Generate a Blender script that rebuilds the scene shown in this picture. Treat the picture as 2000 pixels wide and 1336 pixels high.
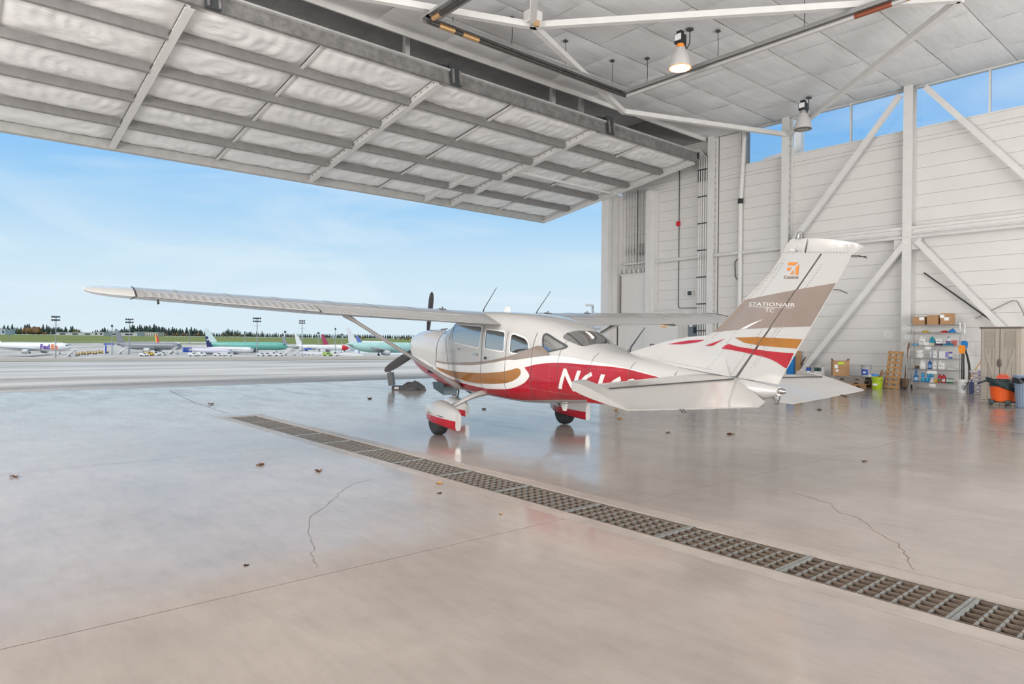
import bpy, bmesh, math, random, bisect
from mathutils import Vector, Matrix, noise
from mathutils.bvhtree import BVHTree
random.seed(11)
S = bpy.context.scene
C = S.collection
for o in list(bpy.data.objects): bpy.data.objects.remove(o)
PI = math.pi
# ------------------------------------------------------------ camera
F = 1311.94; YAW = math.radians(40.5937); PIT = math.radians(-.0634); ROL = math.radians(.58105); EYE = 1.4
_f = Vector((math.sin(YAW)*math.cos(PIT), math.cos(YAW)*math.cos(PIT), math.sin(PIT)))
_r = Vector((math.cos(YAW), -math.sin(YAW), 0)); _u = _r.cross(_f)
RT = _r*math.cos(ROL)+_u*math.sin(ROL); UP = -_r*math.sin(ROL)+_u*math.cos(ROL); FW = _f
O = Vector((0, 0, EYE))
cd = bpy.data.cameras.new('camera'); cam = bpy.data.objects.new('camera', cd); C.objects.link(cam)
cd.sensor_width = 36; cd.lens = 36*F/2000; cd.clip_end = 6000; cd.clip_start = .05
m = Matrix((RT, UP, -FW)).transposed().to_4x4(); m.translation = O
cam.matrix_world = m
S.camera = cam
# ------------------------------------------------------------ sky
W = bpy.data.worlds.new('sky'); S.world = W; W.use_nodes = True
nt = W.node_tree; nt.nodes.clear()
def N(t, **k):
    n = nt.nodes.new(t)
    for a, b in k.items(): setattr(n, a, b)
    return n
def LK(a, b): nt.links.new(a, b)
tc = N('ShaderNodeTexCoord'); sx = N('ShaderNodeSeparateXYZ'); LK(tc.outputs['Generated'], sx.inputs[0])
cr = N('ShaderNodeValToRGB'); LK(sx.outputs['Z'], cr.inputs[0])
els = cr.color_ramp.elements
els[0].position = 0; els[0].color = (.70, .84, .92, 1)
els[1].position = 1; els[1].color = (.64, .72, .80, 1)
for p, c in ((.03, (.70, .84, .93, 1)), (.11, (.60, .79, .93, 1)), (.19, (.38, .65, .93, 1)), (.25, (.25, .555, .93, 1)), (.31, (.19, .50, .93, 1)), (.42, (.34, .56, .86, 1)), (.6, (.60, .70, .80, 1))):
    e = els.new(p); e.color = c
mp = N('ShaderNodeMapping'); LK(tc.outputs['Generated'], mp.inputs[0])
mp.inputs['Scale'].default_value = (2.2, 2.2, 9); mp.inputs['Rotation'].default_value = (.35, .2, .5)
nz = N('ShaderNodeTexNoise'); LK(mp.outputs[0], nz.inputs[0]); nz.inputs['Scale'].default_value = 1.3; nz.inputs['Detail'].default_value = 7; nz.inputs['Distortion'].default_value = .8
cr2 = N('ShaderNodeValToRGB'); LK(nz.outputs[0], cr2.inputs[0])
cr2.color_ramp.elements[0].position = .47; cr2.color_ramp.elements[0].color = (0, 0, 0, 1)
cr2.color_ramp.elements[1].position = .78; cr2.color_ramp.elements[1].color = (.75, .75, .75, 1)
mx = N('ShaderNodeMix', data_type='RGBA'); LK(cr2.outputs[0], mx.inputs[0]); LK(cr.outputs[0], mx.inputs[6]); mx.inputs[7].default_value = (.80, .90, .96, 1)
bg = N('ShaderNodeBackground'); LK(mx.outputs[2], bg.inputs[0]); bg.inputs[1].default_value = 1.0
wo = N('ShaderNodeOutputWorld'); LK(bg.outputs[0], wo.inputs[0])
# ------------------------------------------------------------ lights
def sun(d, e, ang, col):
    L = bpy.data.lights.new('sun', 'SUN'); L.energy = e; L.angle = math.radians(ang); L.color = col
    o = bpy.data.objects.new('sun', L); C.objects.link(o); o.rotation_euler = Vector(d).to_track_quat('-Z', 'Y').to_euler()
sun((.72, .12, -.66), 2.6, 25, (1, .93, .84))
def area(x, y, z, sxx, syy, pw, col, tgt):
    L = bpy.data.lights.new('added_fill_light', 'AREA'); L.shape = 'RECTANGLE'; L.size = sxx; L.size_y = syy; L.energy = pw; L.color = col  # unseen area lights added to brighten ceiling, door underside and left floor
    o = bpy.data.objects.new('added_fill_light', L); C.objects.link(o); o.location = (x, y, z)
    o.rotation_euler = (Vector(tgt)-Vector((x, y, z))).to_track_quat('-Z', 'Y').to_euler()
WARM = (1, .98, .955)
area(4, -9, 1.6, 12, 2.5, 2000, WARM, (8, 9, 10))
area(15, -9, 1.6, 10, 2.5, 1300, WARM, (16, 9, 10))
area(-10, 6, 1.8, 3, 9, 2900, WARM, (7, 17, 9.5))
area(-8, 10, 7.2, 4, 8, 1300, (1, .92, .82), (1, 11, 0))
# ------------------------------------------------------------ exposure
S.view_settings.view_transform = 'Standard'; S.view_settings.look = 'None'
S.view_settings.exposure = 0.0; S.view_settings.gamma = 1; S.view_settings.use_curve_mapping = False
S.cycles.max_bounces = 9; S.cycles.diffuse_bounces = 5; S.cycles.glossy_bounces = 4; S.cycles.transmission_bounces = 6; S.cycles.transparent_max_bounces = 12
S.cycles.sample_clamp_indirect = 6; S.cycles.caustics_reflective = False; S.cycles.caustics_refractive = False
# ------------------------------------------------------------ pixel rays to points on real surfaces
def ray(x, y): return FW + RT*((x-1000)/F) - UP*((y-668)/F)
def onp(x, y, ax, val):
    r = ray(x, y); return O + r*((val-O[ax])/r[ax])
def onX(x, y, v): return onp(x, y, 0, v)
def onY(x, y, v): return onp(x, y, 1, v)
def onZ(x, y, v=0): return onp(x, y, 2, v)
def atD(x, y, d): return O + ray(x, y)*d
# ------------------------------------------------------------ materials
MT = {}
def mat(name, col, rough=.5, metal=0, var=0, vscale=4, bump=0, bscale=40, spec=.5, col2=None, coat=0, stretch=None, emit=0, detail=4):
    if name in MT: return MT[name]
    M = bpy.data.materials.new(name); M.use_nodes = True; MT[name] = M
    t = M.node_tree; b = t.nodes['Principled BSDF']
    c = tuple(col)+(1,)
    b.inputs['Base Color'].default_value = c; b.inputs['Roughness'].default_value = rough; b.inputs['Metallic'].default_value = metal
    b.inputs['Specular IOR Level'].default_value = spec; b.inputs['Coat Weight'].default_value = coat; b.inputs['Coat Roughness'].default_value = .04
    if emit: b.inputs['Emission Color'].default_value = c; b.inputs['Emission Strength'].default_value = emit
    if var or bump:
        tcn = t.nodes.new('ShaderNodeTexCoord'); src = tcn.outputs['Object']
        if stretch:
            mpn = t.nodes.new('ShaderNodeMapping'); mpn.inputs['Scale'].default_value = stretch; t.links.new(src, mpn.inputs[0]); src = mpn.outputs[0]
    if var:
        n = t.nodes.new('ShaderNodeTexNoise'); n.inputs['Scale'].default_value = vscale; n.inputs['Detail'].default_value = detail; n.inputs['Roughness'].default_value = .62
        t.links.new(src, n.inputs[0])
        r = t.nodes.new('ShaderNodeValToRGB'); r.color_ramp.elements[0].position = .3; r.color_ramp.elements[1].position = .7
        d = col2 if col2 else tuple(max(0, x*(1-var)) for x in col)
        r.color_ramp.elements[0].color = tuple(d)+(1,); r.color_ramp.elements[1].color = c
        t.links.new(n.outputs[0], r.inputs[0]); t.links.new(r.outputs[0], b.inputs['Base Color'])
    if bump:
        n = t.nodes.new('ShaderNodeTexNoise'); n.inputs['Scale'].default_value = bscale; n.inputs['Detail'].default_value = 5
        t.links.new(src, n.inputs[0])
        bn = t.nodes.new('ShaderNodeBump'); bn.inputs['Strength'].default_value = bump; bn.inputs['Distance'].default_value = .02
        t.links.new(n.outputs[0], bn.inputs['Height']); t.links.new(bn.outputs[0], b.inputs['Normal'])
    return M
def glassmat(name, tint, refl=.12, rough=.02):
    M = bpy.data.materials.new(name); M.use_nodes = True; t = M.node_tree; t.nodes.clear()
    tr = t.nodes.new('ShaderNodeBsdfTransparent'); tr.inputs[0].default_value = tuple(tint)+(1,)
    gl = t.nodes.new('ShaderNodeBsdfGlossy'); gl.inputs['Roughness'].default_value = rough
    fr = t.nodes.new('ShaderNodeFresnel'); fr.inputs[0].default_value = 1.5
    ma = t.nodes.new('ShaderNodeMath'); ma.operation = 'ADD'; ma.inputs[1].default_value = refl-.04; t.links.new(fr.outputs[0], ma.inputs[0])
    mi = t.nodes.new('ShaderNodeMixShader'); t.links.new(ma.outputs[0], mi.inputs[0]); t.links.new(tr.outputs[0], mi.inputs[1]); t.links.new(gl.outputs[0], mi.inputs[2])
    ou = t.nodes.new('ShaderNodeOutputMaterial'); t.links.new(mi.outputs[0], ou.inputs[0])
    return M
# ------------------------------------------------------------ mesh builder
class MB:
    def __init__(s): s.v = []; s.f = []; s.m = []
    def add(s, vs, fs, mi=0):
        k = len(s.v); s.v += [tuple(x) for x in vs]; s.f += [tuple(i+k for i in f) for f in fs]; s.m += [mi]*len(fs)
    def box(s, c, d, mi=0, rot=None):
        h = [x/2 for x in d]; vs = [Vector((a*h[0], b*h[1], e*h[2])) for e in (-1, 1) for b in (-1, 1) for a in (-1, 1)]
        if rot is not None: vs = [rot @ x for x in vs]
        s.add([x+Vector(c) for x in vs], [(0, 2, 3, 1), (4, 5, 7, 6), (0, 1, 5, 4), (2, 6, 7, 3), (0, 4, 6, 2), (1, 3, 7, 5)], mi); return s
    def bb(s, a, b, mi=0):
        return s.box([(a[i]+b[i])/2 for i in range(3)], [abs(b[i]-a[i]) for i in range(3)], mi)
    def beam(s, p, q, w, h, up=(0, 0, 1), mi=0):
        p, q = Vector(p), Vector(q); d = (q-p).normalized(); x = d.cross(Vector(up)).normalized(); y = x.cross(d)
        vs = [e+x*(a*w/2)+y*(b*h/2) for e in (p, q) for b in (-1, 1) for a in (-1, 1)]
        s.add(vs, [(0, 2, 3, 1), (4, 5, 7, 6), (0, 1, 5, 4), (2, 6, 7, 3), (0, 4, 6, 2), (1, 3, 7, 5)], mi); return s
    def ibeam(s, p, q, w, h, t, up, mi=0):
        p, q = Vector(p), Vector(q); d = (q-p).normalized(); x = d.cross(Vector(up)).normalized(); y = x.cross(d)
        for k in (-1, 1): s.beam(p+y*(k*(h-t)/2), q+y*(k*(h-t)/2), w, t, up, mi)
        s.beam(p, q, t, h-2*t, up, mi); return s
    def tube(s, pts, r, n=8, mi=0, cap=True):
        pts = [Vector(p) for p in pts]; k = len(pts); rr = r if isinstance(r, (list, tuple)) else [r]*k
        prev = None; rings = []
        for i, p in enumerate(pts):
            d = ((pts[min(i+1, k-1)]-p).normalized()+(p-pts[max(i-1, 0)]).normalized())
            d = d.normalized() if d.length > 1e-6 else Vector((0, 0, 1))
            if prev is None:
                x = d.orthogonal().normalized()
            else:
                x = prev-d*prev.dot(d); x = x.normalized() if x.length > 1e-6 else d.orthogonal().normalized()
            prev = x; y = d.cross(x)
            rings.append([p+(x*math.cos(2*PI*j/n)+y*math.sin(2*PI*j/n))*rr[i] for j in range(n)])
        s.loft(rings, mi, cap); return s
    def loft(s, rings, mi=0, cap=True, close=True):
        n = len(rings[0]); vs = [v for r in rings for v in r]; fs = []
        for i in range(len(rings)-1):
            for j in range(n if close else n-1):
                a = i*n+j; b = i*n+(j+1) % n; fs.append((a, b, b+n, a+n))
        if cap: fs.append(tuple(range(n-1, -1, -1))); fs.append(tuple(range((len(rings)-1)*n, len(rings)*n)))
        s.add(vs, fs, mi); return s
    def lathe(s, prof, n=20, c=(0, 0, 0), M=None, mi=0, cap=True):
        c = Vector(c); rings = []
        for r, z in prof:
            ring = [Vector((r*math.cos(2*PI*j/n), r*math.sin(2*PI*j/n), z)) for j in range(n)]
            rings.append([(M @ p if M is not None else p)+c for p in ring])
        s.loft(rings, mi, cap); return s
    def prism(s, poly, fn, d0, d1, mi=0):
        n = len(poly); vs = [fn(a, b, d0) for a, b in poly]+[fn(a, b, d1) for a, b in poly]
        fs = [tuple(range(n-1, -1, -1)), tuple(range(n, 2*n))]+[(i, (i+1) % n, (i+1) % n+n, i+n) for i in range(n)]
        s.add(vs, fs, mi); return s
    def grid(s, fn, nu, nv, mi=0):
        vs = [fn(i/nu, j/nv) for j in range(nv+1) for i in range(nu+1)]
        s.add(vs, [(j*(nu+1)+i, j*(nu+1)+i+1, (j+1)*(nu+1)+i+1, (j+1)*(nu+1)+i) for j in range(nv) for i in range(nu)], mi); return s
    def data(s, name, mats, smooth=False, flip=False, recalc=True, ang=40):
        me = bpy.data.meshes.new(name)
        vs = [(-v[0], v[1], v[2]) for v in s.v] if flip else s.v
        me.from_pydata(vs, [], s.f)
        mats = mats if isinstance(mats, (list, tuple)) else [mats]
        for x in mats: me.materials.append(x)
        me.polygons.foreach_set('material_index', s.m)
        if recalc:
            b = bmesh.new(); b.from_mesh(me); bmesh.ops.recalc_face_normals(b, faces=b.faces); b.to_mesh(me); b.free()
        if smooth:
            me.polygons.foreach_set('use_smooth', [True]*len(me.polygons)); me.set_sharp_from_angle(angle=math.radians(ang))
        me.update(); return me
    def build(s, name, mats, parent=None, smooth=False, flip=False, recalc=True, loc=None, ang=40):
        return link(name, s.data(name, mats, smooth, flip, recalc, ang), parent, loc)
def link(name, me, parent=None, loc=None):
    o = bpy.data.objects.new(name, me); C.objects.link(o)
    if parent is not None: o.parent = parent
    if loc is not None: o.location = loc
    return o
def tag(o, label, cat, group=None):
    o['label'] = label; o['category'] = cat
    if group: o['group'] = group
    return o
def thing(name, label, cat, loc=(0, 0, 0), rz=0, group=None):
    o = bpy.data.objects.new(name, None); C.objects.link(o); o.location = loc; o.rotation_euler = (0, 0, rz); o.empty_display_size = .2
    return tag(o, label, cat, group)
def struct(o): o['kind'] = 'structure'; return o
def stuff(o): o['kind'] = 'stuff'; return o
def dup(root, loc=None, rz=None, label=None, group=None):
    def cp(o, par):
        c = o.copy(); C.objects.link(c); c.parent = par
        for ch in o.children: cp(ch, c)
        return c
    r = cp(root, None)
    if loc is not None: r.location = loc
    if rz is not None: r.rotation_euler = (0, 0, rz)
    if label: r['label'] = label
    if group: r['group'] = group
    return r
def textmesh(txt, size, bold=0, shear=0, depth=.001, sx=1):
    cu = bpy.data.curves.new('lettering', 'FONT'); cu.body = txt; cu.size = size; cu.offset = bold; cu.shear = shear; cu.extrude = depth; cu.align_x = 'CENTER'; cu.align_y = 'CENTER'; cu.resolution_u = 3
    o = bpy.data.objects.new('lettering', cu); C.objects.link(o)
    me = bpy.data.meshes.new_from_object(o.evaluated_get(bpy.context.evaluated_depsgraph_get()))
    bpy.data.objects.remove(o); bpy.data.curves.remove(cu)
    if sx != 1:
        for v in me.vertices: v.co.x *= sx
    return me
def textobj(txt, size, m, loc, rx, parent=None, bold=0, sx=1, name='lettering'):
    """flat lettering; rx is a 3x3 frame whose columns are text right, text up, text outward"""
    me = textmesh(txt, size, bold, 0, .0008, sx); me.materials.clear(); me.materials.append(m)
    me.transform(rx.to_4x4()); me.transform(Matrix.Translation(Vector(loc)))
    return link(name, me, parent)
# shared colours
white_steel = mat('white painted steel', (.73, .725, .715), .45, 0, .08, 3, .05, 30)
galv = mat('weathered galvanised steel', (.30, .295, .29), .55, .3, .45, 5, .1, 30)
rust = mat('rusty steel', (.22, .12, .07), .8, 0, .6, 6, .2, 30)
black = mat('black plastic', (.015, .016, .018), .5)
darkgrey = mat('dark grey metal', (.06, .065, .07), .45, .2)
rubber = mat('tyre rubber', (.02, .022, .024), .6, 0, .2, 20, .1, 60)
chrome = mat('chrome wire', (.65, .65, .66), .2, 1)
alum = mat('bare aluminium', (.6, .6, .6), .3, 1, .1, 8)
paper = mat('white paper', (.82, .83, .84), .8)
ink = mat('dark print', (.06, .06, .08), .8)
cardboard = mat('brown cardboard', (.46, .27, .14), .85, 0, .15, 6)
cardedge = mat('cardboard tape', (.55, .40, .24), .5)
whiteplas = mat('white plastic', (.76, .76, .75), .4, 0, .06, 5)
# ============================================================ FLOOR
def concrete(name, a, b, rlo, rhi, vs=1.1, spec=.5):
    M = mat(name, a, .3, 0, .1, vs, .0, 1, spec, b, detail=9); t = M.node_tree; bs = t.nodes['Principled BSDF']
    tcn = t.nodes.new('ShaderNodeTexCoord'); mpn = t.nodes.new('ShaderNodeMapping'); mpn.inputs['Scale'].default_value = (1, .35, 1); mpn.inputs['Rotation'].default_value = (0, 0, .9)
    t.links.new(tcn.outputs['Object'], mpn.inputs[0])
    n = t.nodes.new('ShaderNodeTexNoise'); n.inputs['Scale'].default_value = 1.7; n.inputs['Detail'].default_value = 9; n.inputs['Roughness'].default_value = .7; t.links.new(mpn.outputs[0], n.inputs[0])
    r = t.nodes.new('ShaderNodeMapRange'); r.inputs[1].default_value = .32; r.inputs[2].default_value = .68; r.inputs[3].default_value = rlo; r.inputs[4].default_value = rhi
    t.links.new(n.outputs[0], r.inputs[0]); t.links.new(r.outputs[0], bs.inputs['Roughness'])
    n2 = t.nodes.new('ShaderNodeTexNoise'); n2.inputs['Scale'].default_value = 2.6; n2.inputs['Detail'].default_value = 6; t.links.new(tcn.outputs['Object'], n2.inputs[0])
    m3 = t.nodes.new('ShaderNodeMapping'); m3.inputs['Scale'].default_value = (4, .9, 1); m3.inputs['Rotation'].default_value = (0, 0, .55); t.links.new(tcn.outputs['Object'], m3.inputs[0])
    n3 = t.nodes.new('ShaderNodeTexNoise'); n3.inputs['Scale'].default_value = 2.2; n3.inputs['Detail'].default_value = 12; n3.inputs['Roughness'].default_value = .75; t.links.new(m3.outputs[0], n3.inputs[0])
    n4 = t.nodes.new('ShaderNodeTexNoise'); n4.inputs['Scale'].default_value = 22; n4.inputs['Detail'].default_value = 10; n4.inputs['Roughness'].default_value = .8; t.links.new(tcn.outputs['Object'], n4.inputs[0])
    r3 = t.nodes.new('ShaderNodeMapRange'); r3.inputs[1].default_value = .30; r3.inputs[2].default_value = .55; r3.inputs[3].default_value = .90; r3.inputs[4].default_value = 1.02; t.links.new(n3.outputs[0], r3.inputs[0])
    r4 = t.nodes.new('ShaderNodeMapRange'); r4.inputs[1].default_value = .26; r4.inputs[2].default_value = .40; r4.inputs[3].default_value = .72; r4.inputs[4].default_value = 1.0; t.links.new(n4.outputs[0], r4.inputs[0])
    mm = t.nodes.new('ShaderNodeMath'); mm.operation = 'MULTIPLY'; t.links.new(r3.outputs[0], mm.inputs[0]); t.links.new(r4.outputs[0], mm.inputs[1])
    vm = t.nodes.new('ShaderNodeVectorMath'); vm.operation = 'SCALE'; old = bs.inputs['Base Color'].links[0].from_socket; t.links.new(old, vm.inputs[0]); t.links.new(mm.outputs[0], vm.inputs['Scale']); t.links.new(vm.outputs[0], bs.inputs['Base Color'])
    bn = t.nodes.new('ShaderNodeBump'); bn.inputs['Strength'].default_value = .10; bn.inputs['Distance'].default_value = .02; t.links.new(n2.outputs[0], bn.inputs['Height']); t.links.new(bn.outputs[0], bs.inputs['Normal'])
    return M
slabm = concrete('polished concrete', (.385, .337, .305), (.305, .266, .240), .05, .23, 1.1, .25)
kerbm = concrete('rough concrete kerb', (.42, .37, .335), (.33, .29, .26), .25, .45, 4, .3)
jointm = mat('joint filler', (.10, .09, .08), .8)
trenchm = mat('shade-dark trench concrete', (.028, .025, .022), .8, 0, .4, 6)  # shade of the drain void put into a near-black colour
DX0, DX1, DY0, DY1 = 3.95, 4.42, .2, 12.32
b = MB()
b.bb((-14, -14, -.5), (DX0, 20.8, -.012)); b.bb((DX1, -14, -.5), (24.9, 20.8, -.012)); b.bb((DX0, DY1, -.5), (DX1, 20.8, -.012)); b.bb((DX0, -14, -.5), (DX1, DY0, -.012))
b.bb((DX0, DY0, -.5), (DX1, DY1, -.46))
floor = struct(b.build('floor', jointm))
g = .004
def slab(x0, x1, y0, y1, m=slabm, name='slab'):
    q = MB(); q.bb((x0+g, y0+g, -.012), (x1-g, y1-g, 0)); return q.build(name, m, floor)
for x0, x1, ys in ((-14, DX0-.16, (-14, 3.755, 8.5, 20.8)), (DX1+.16, 14.5, (-14, 3.74, 12.45, 20.8)), (14.5, 24.9, (-14, 3.75, 12.45, 20.8))):
    for a, c in zip(ys, ys[1:]): slab(x0, x1, a, c)
slab(DX0-.16, DX1+.16, DY1+.14, 20.8); slab(DX0-.16, DX1+.16, -14, DY0-.1)
slab(DX0-.16, DX0, DY0-.1, DY1+.14, kerbm, 'kerb'); slab(DX1, DX1+.16, DY0-.1, DY1+.14, kerbm, 'kerb'); slab(DX0, DX1, DY1, DY1+.14, kerbm, 'kerb')
def crack(pix, w=.006):
    pts = [onZ(*p) for p in pix]; full = []
    for a, c in zip(pts, pts[1:]):
        for i in range(6):
            p = a.lerp(c, i/6); full.append(p+Vector((random.uniform(-1, 1), random.uniform(-1, 1), 0))*.018)
    q = MB(); rings = []
    for i, p in enumerate(full):
        d = (full[min(i+1, len(full)-1)]-full[max(i-1, 0)]).normalized(); n_ = Vector((-d.y, d.x, 0))*w*random.uniform(.2, .6)
        rings.append([p-n_+Vector((0, 0, .0006)), p+n_+Vector((0, 0, .0006))])
    q.loft(rings, 0, False, False); q.build('crack', mat('crack', (.16, .13, .11), .9), floor)
crack([(617, 1110), (612, 1080), (606, 1045), (604, 1010), (640, 985), (672, 955), (690, 945), (735, 935)], .007)
crack([(1545, 960), (1600, 978), (1622, 983), (1640, 1000), (1680, 1013), (1715, 1042), (1752, 1060), (1775, 1092), (1785, 1118)], .008)
crack([(330, 762), (375, 785), (420, 800), (455, 810)], .02)
# drain: grates lying in the trench
gm = mat('grey galvanised grating', (.33, .34, .33), .45, .5, .35, 9); gr = mat('rusty grating bar', (.20, .15, .115), .7, .2, .4, 14)
bar_x = MB().box((0, 0, -.022), (.44, .013, .026)).data('bar', gm)
secs = 13; sl = (DY1-DY0-.04)/secs
bar_y = MB().box((0, 0, -.018), (.010, sl-.014, .022)).data('bar', gr)
edge_x = MB().box((0, 0, -.022), (.44, .02, .038)).data('bar', gm)
for k in range(secs):
    yc = DY0+.02+sl*(k+.5)
    where = 'nearest' if k == 0 else ('farthest' if k == secs-1 else ('%s from the far end' % ['', '', 'second', 'third', 'fourth', 'fifth', 'sixth', 'seventh', 'eighth', 'ninth', 'tenth', 'eleventh', 'twelfth'][secs-k]))
    t = thing('drain_grate', 'steel grid grate over the floor drain, %s in the row' % where, 'drain grate', ((DX0+DX1)/2, yc, 0), 0, 'grates along the floor drain')
    for i in range(6): link('bar', bar_y, t, (-.2+i*.08, 0, 0))
    for j in range(11):
        link('bar', edge_x if j in (0, 10) else bar_x, t, (0, -sl/2+.012+j*(sl-.024)/10, 0))
# ============================================================ GROUND OUTSIDE
def hz(x, y):
    q = max(0, y-20.85)*.985+x*.17*min(1, max(0, (y-20.85)/40))
    q = max(q, 0)
    S_ = lambda t: (lambda c: c*c*(3-2*c))(min(max(t, 0), 1))
    lo = -3.8*S_((95-x)/50)*S_((q-200)/200)*(1-S_((q-580)/150))
    if q < 400: return -.0225*q+lo
    if q < 580: return -9.0+lo
    if q < 700: return -9+(q-580)/120*5.2+lo
    if q < 950: return -3.8+(q-700)/250*7.0+lo
    return 3.2+(q-950)/900*2
def terrain(name, r0, r1, nr, m, a0=-75, a1=72, nav=60):
    q = MB()
    def fn(u, v):
        a = math.radians(a0+(a1-a0)*u); r = r0*(r1/r0)**v
        x, y = math.sin(a)*r, math.cos(a)*r
        return Vector((x, y, hz(x, y)))
    q.grid(fn, nav, nr); return struct(q.build(name, m, smooth=True))
apm = concrete('weathered apron concrete', (.58, .55, .52), (.33, .31, .29), .45, .8, .05, .15)
for n_ in apm.node_tree.nodes:
    if n_.type == 'VALTORGB': n_.color_ramp.elements[0].position = .40; n_.color_ramp.elements[1].position = .56
mpx = apm.node_tree.nodes.new('ShaderNodeMapping'); mpx.inputs['Scale'].default_value = (.22, 1.1, 1); tcx = apm.node_tree.nodes.new('ShaderNodeTexCoord')
apm.node_tree.links.new(tcx.outputs['Object'], mpx.inputs[0])
for n_ in apm.node_tree.nodes:
    if n_.type == 'TEX_NOISE' and abs(n_.inputs['Scale'].default_value-.05) < 1e-3:
        n_.inputs['Scale'].default_value = .16; apm.node_tree.links.new(mpx.outputs[0], n_.inputs[0])
q = MB()
def apfn(u, v):
    x = -160+u*420; y = 20.84+v*v*720
    return Vector((x, y, hz(x, y)-.02))
q.grid(apfn, 42, 40); apron = struct(q.build('apron', apm, smooth=True))
sillm = mat('steel threshold', (.12, .12, .12), .5, .4)
struct(MB().bb((-14, 20.80, -.3), (23.3, 20.9, -.004)).build('trim_1', sillm))
gravel = mat('tan gravel strip', (.42, .37, .31), .9, 0, .2, .1)
q = MB()
def gvfn(u, v):
    x = -120+u*360; y = 116+v*150
    return Vector((x, y-x*.12, hz(x, y-x*.12)+.02))
q.grid(gvfn, 30, 6); struct(q.build('gravel_strip', gravel, smooth=True))
grassm = mat('mown grass', (.155, .21, .06), .95, 0, .35, .012, 0, 1, .1, (.21, .22, .09))
q = MB()
def grfn(u, v):
    x = -420+u*1700; y = 715+v*v*1600
    return Vector((x, y-x*.172, hz(x, y-x*.172)-.05))
q.grid(grfn, 60, 40); struct(q.build('grass_field', grassm, smooth=True))
# ============================================================ RIGHT WALL
WX = 24.6; CEIL = 9.95; SILL = 8.55
panelm = mat('white insulated wall panel', (.72, .712, .70), .5, 0, .05, .8, .04, 60)
backm = mat('panel joint shadow gap', (.34, .34, .34), .8)
wall = struct(MB().bb((WX+.03, -14, 0), (WX+.3, 20.8, SILL)).bb((WX+.03, 14.4, SILL), (WX+.3, 20.8, 11.6)).build('wall_right', backm))
rows = [0]+[.224+.439*k for k in range(19)]+[8.27]
def planks(y0, y1, zs):
    for a, c in zip(zs, zs[1:]):
        if c-a < .02: continue
        MB().bb((WX, y0, a+.004), (WX+.045, y1, c-.004)).build('plank', panelm, wall)
zr = [z for z in rows if z < 8.26]+[8.27]
for y0, y1 in ((15.9, 20.75), (12.6, 15.6), (8.4, 12.5), (4.2, 8.3)):
    up = [8.27, SILL] + ([8.99, 9.43, 9.95] if y0 > 15.5 else [])
    planks(y0, y1, zr); planks(y0, y1, up)
planks(14.42, 15.6, [SILL, 8.99, 9.43, 9.95])
MB().bb((WX, -14, 0), (WX+.045, 4.1, SILL)).build('plank', panelm, wall)
# clerestory
win = struct(MB().bb((WX-.01, -14, SILL), (WX+.12, 14.4, SILL+.05)).bb((WX-.01, -14, CEIL-.02), (WX+.12, 14.4, CEIL+.2)).build('window_1', white_steel))
ym = [14.4, 12.55, 10.35, 8.36, 6.2, 4.15, 2, -.1, -5, -10, -14]
paneg = glassmat('clear window glass', (.97, .985, 1), .05)
for a, c in zip(ym, ym[1:]):
    MB().bb((WX+.05, a-.02, SILL+.05), (WX+.058, c+.02, CEIL-.02)).build('pane', paneg, win)
    MB().bb((WX+.0, c-.025, SILL+.05), (WX+.1, c+.025, CEIL-.02)).build('mullion', white_steel, win)
for i, y in enumerate((14.52, 14.64)): MB().bb((WX-.05, y-.045, SILL), (WX+.02, y+.035, CEIL)).build('casing', white_steel, win)
# columns
for i, (y, lab) in enumerate(((15.78, 'beside the row of thin conduits'), (12.57, 'behind the aircraft tail fin'), (8.36, 'standing left of the wire shelving'), (4.1, 'past the right edge of the picture'))):
    t = thing('steel_column', 'white bolted steel column against the right wall, %s' % lab, 'column', (WX-.2, y, 0), 0, 'columns along the right wall')
    MB().ibeam((0, 0, 0), (0, 0, CEIL), .28, .36, .02, (1, 0, 0)).build('shaft', white_steel, t)
    MB().box((0, 0, .012), (.44, .4, .024)).build('base_plate', white_steel, t)
    q = MB()
    for k in range(34):
        for s_ in (-1,):
            q.lathe([(.016, 0), (.016, .012)], 6, (0.13, -.02+0*s_, .5+k*.28), Matrix.Rotation(PI/2, 3, 'X'))
    stuff(q.build('bolts', darkgrey, t))
def brace(a, c, lab, w=.17, h=.12, up=(1, 0, 0), name='wall_brace', grp='diagonal braces on the right wall'):
    return tag(MB().beam(a, c, w, h, up).build(name, white_steel), lab, 'brace', grp)
brace((24.22, 8.6, 9.7), (24.22, 12.3, 5.1), 'diagonal white brace running down to the tip of the tail fin')
brace((24.22, 8.42, 4.75), (24.22, 11.85, .35), 'diagonal white brace slanting down behind the rudder to the floor')
brace((24.22, 8.05, 4.8), (24.22, 4.9, .96), 'diagonal white brace coming down behind the resin cabinet')
brace((24.22, 7.85, 9.75), (24.22, 4.25, 5.2), 'diagonal white brace crossing the clerestory at the upper right')
for y in (8.12, 8.6): tag(MB().box((24.3, y, 4.72), (.02, .34, .36)).build('gusset_plate', white_steel), 'flat steel gusset plate on the %s side of the column by the wire shelving' % ('right' if y < 8.3 else 'left'), 'gusset plate')
t = thing('wall_girt', 'long white horizontal channel with pipe halfway up the right wall', 'girt', (24.3, 8.2, 5.1))
MB().bb((-.05, -4.2, .12), (.06, 4.2, .2)).bb((.02, -4.2, -.18), (.08, 4.2, .14)).build('channel', white_steel, t)
MB().tube([(-.03, -4.2, -.03), (-.03, 4.2, -.03)], .028).build('conduit', white_steel, t)
MB().tube([(-.04, -4.2, -.15), (-.04, 4.2, -.15)], .05).build('pipe', white_steel, t)
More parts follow.
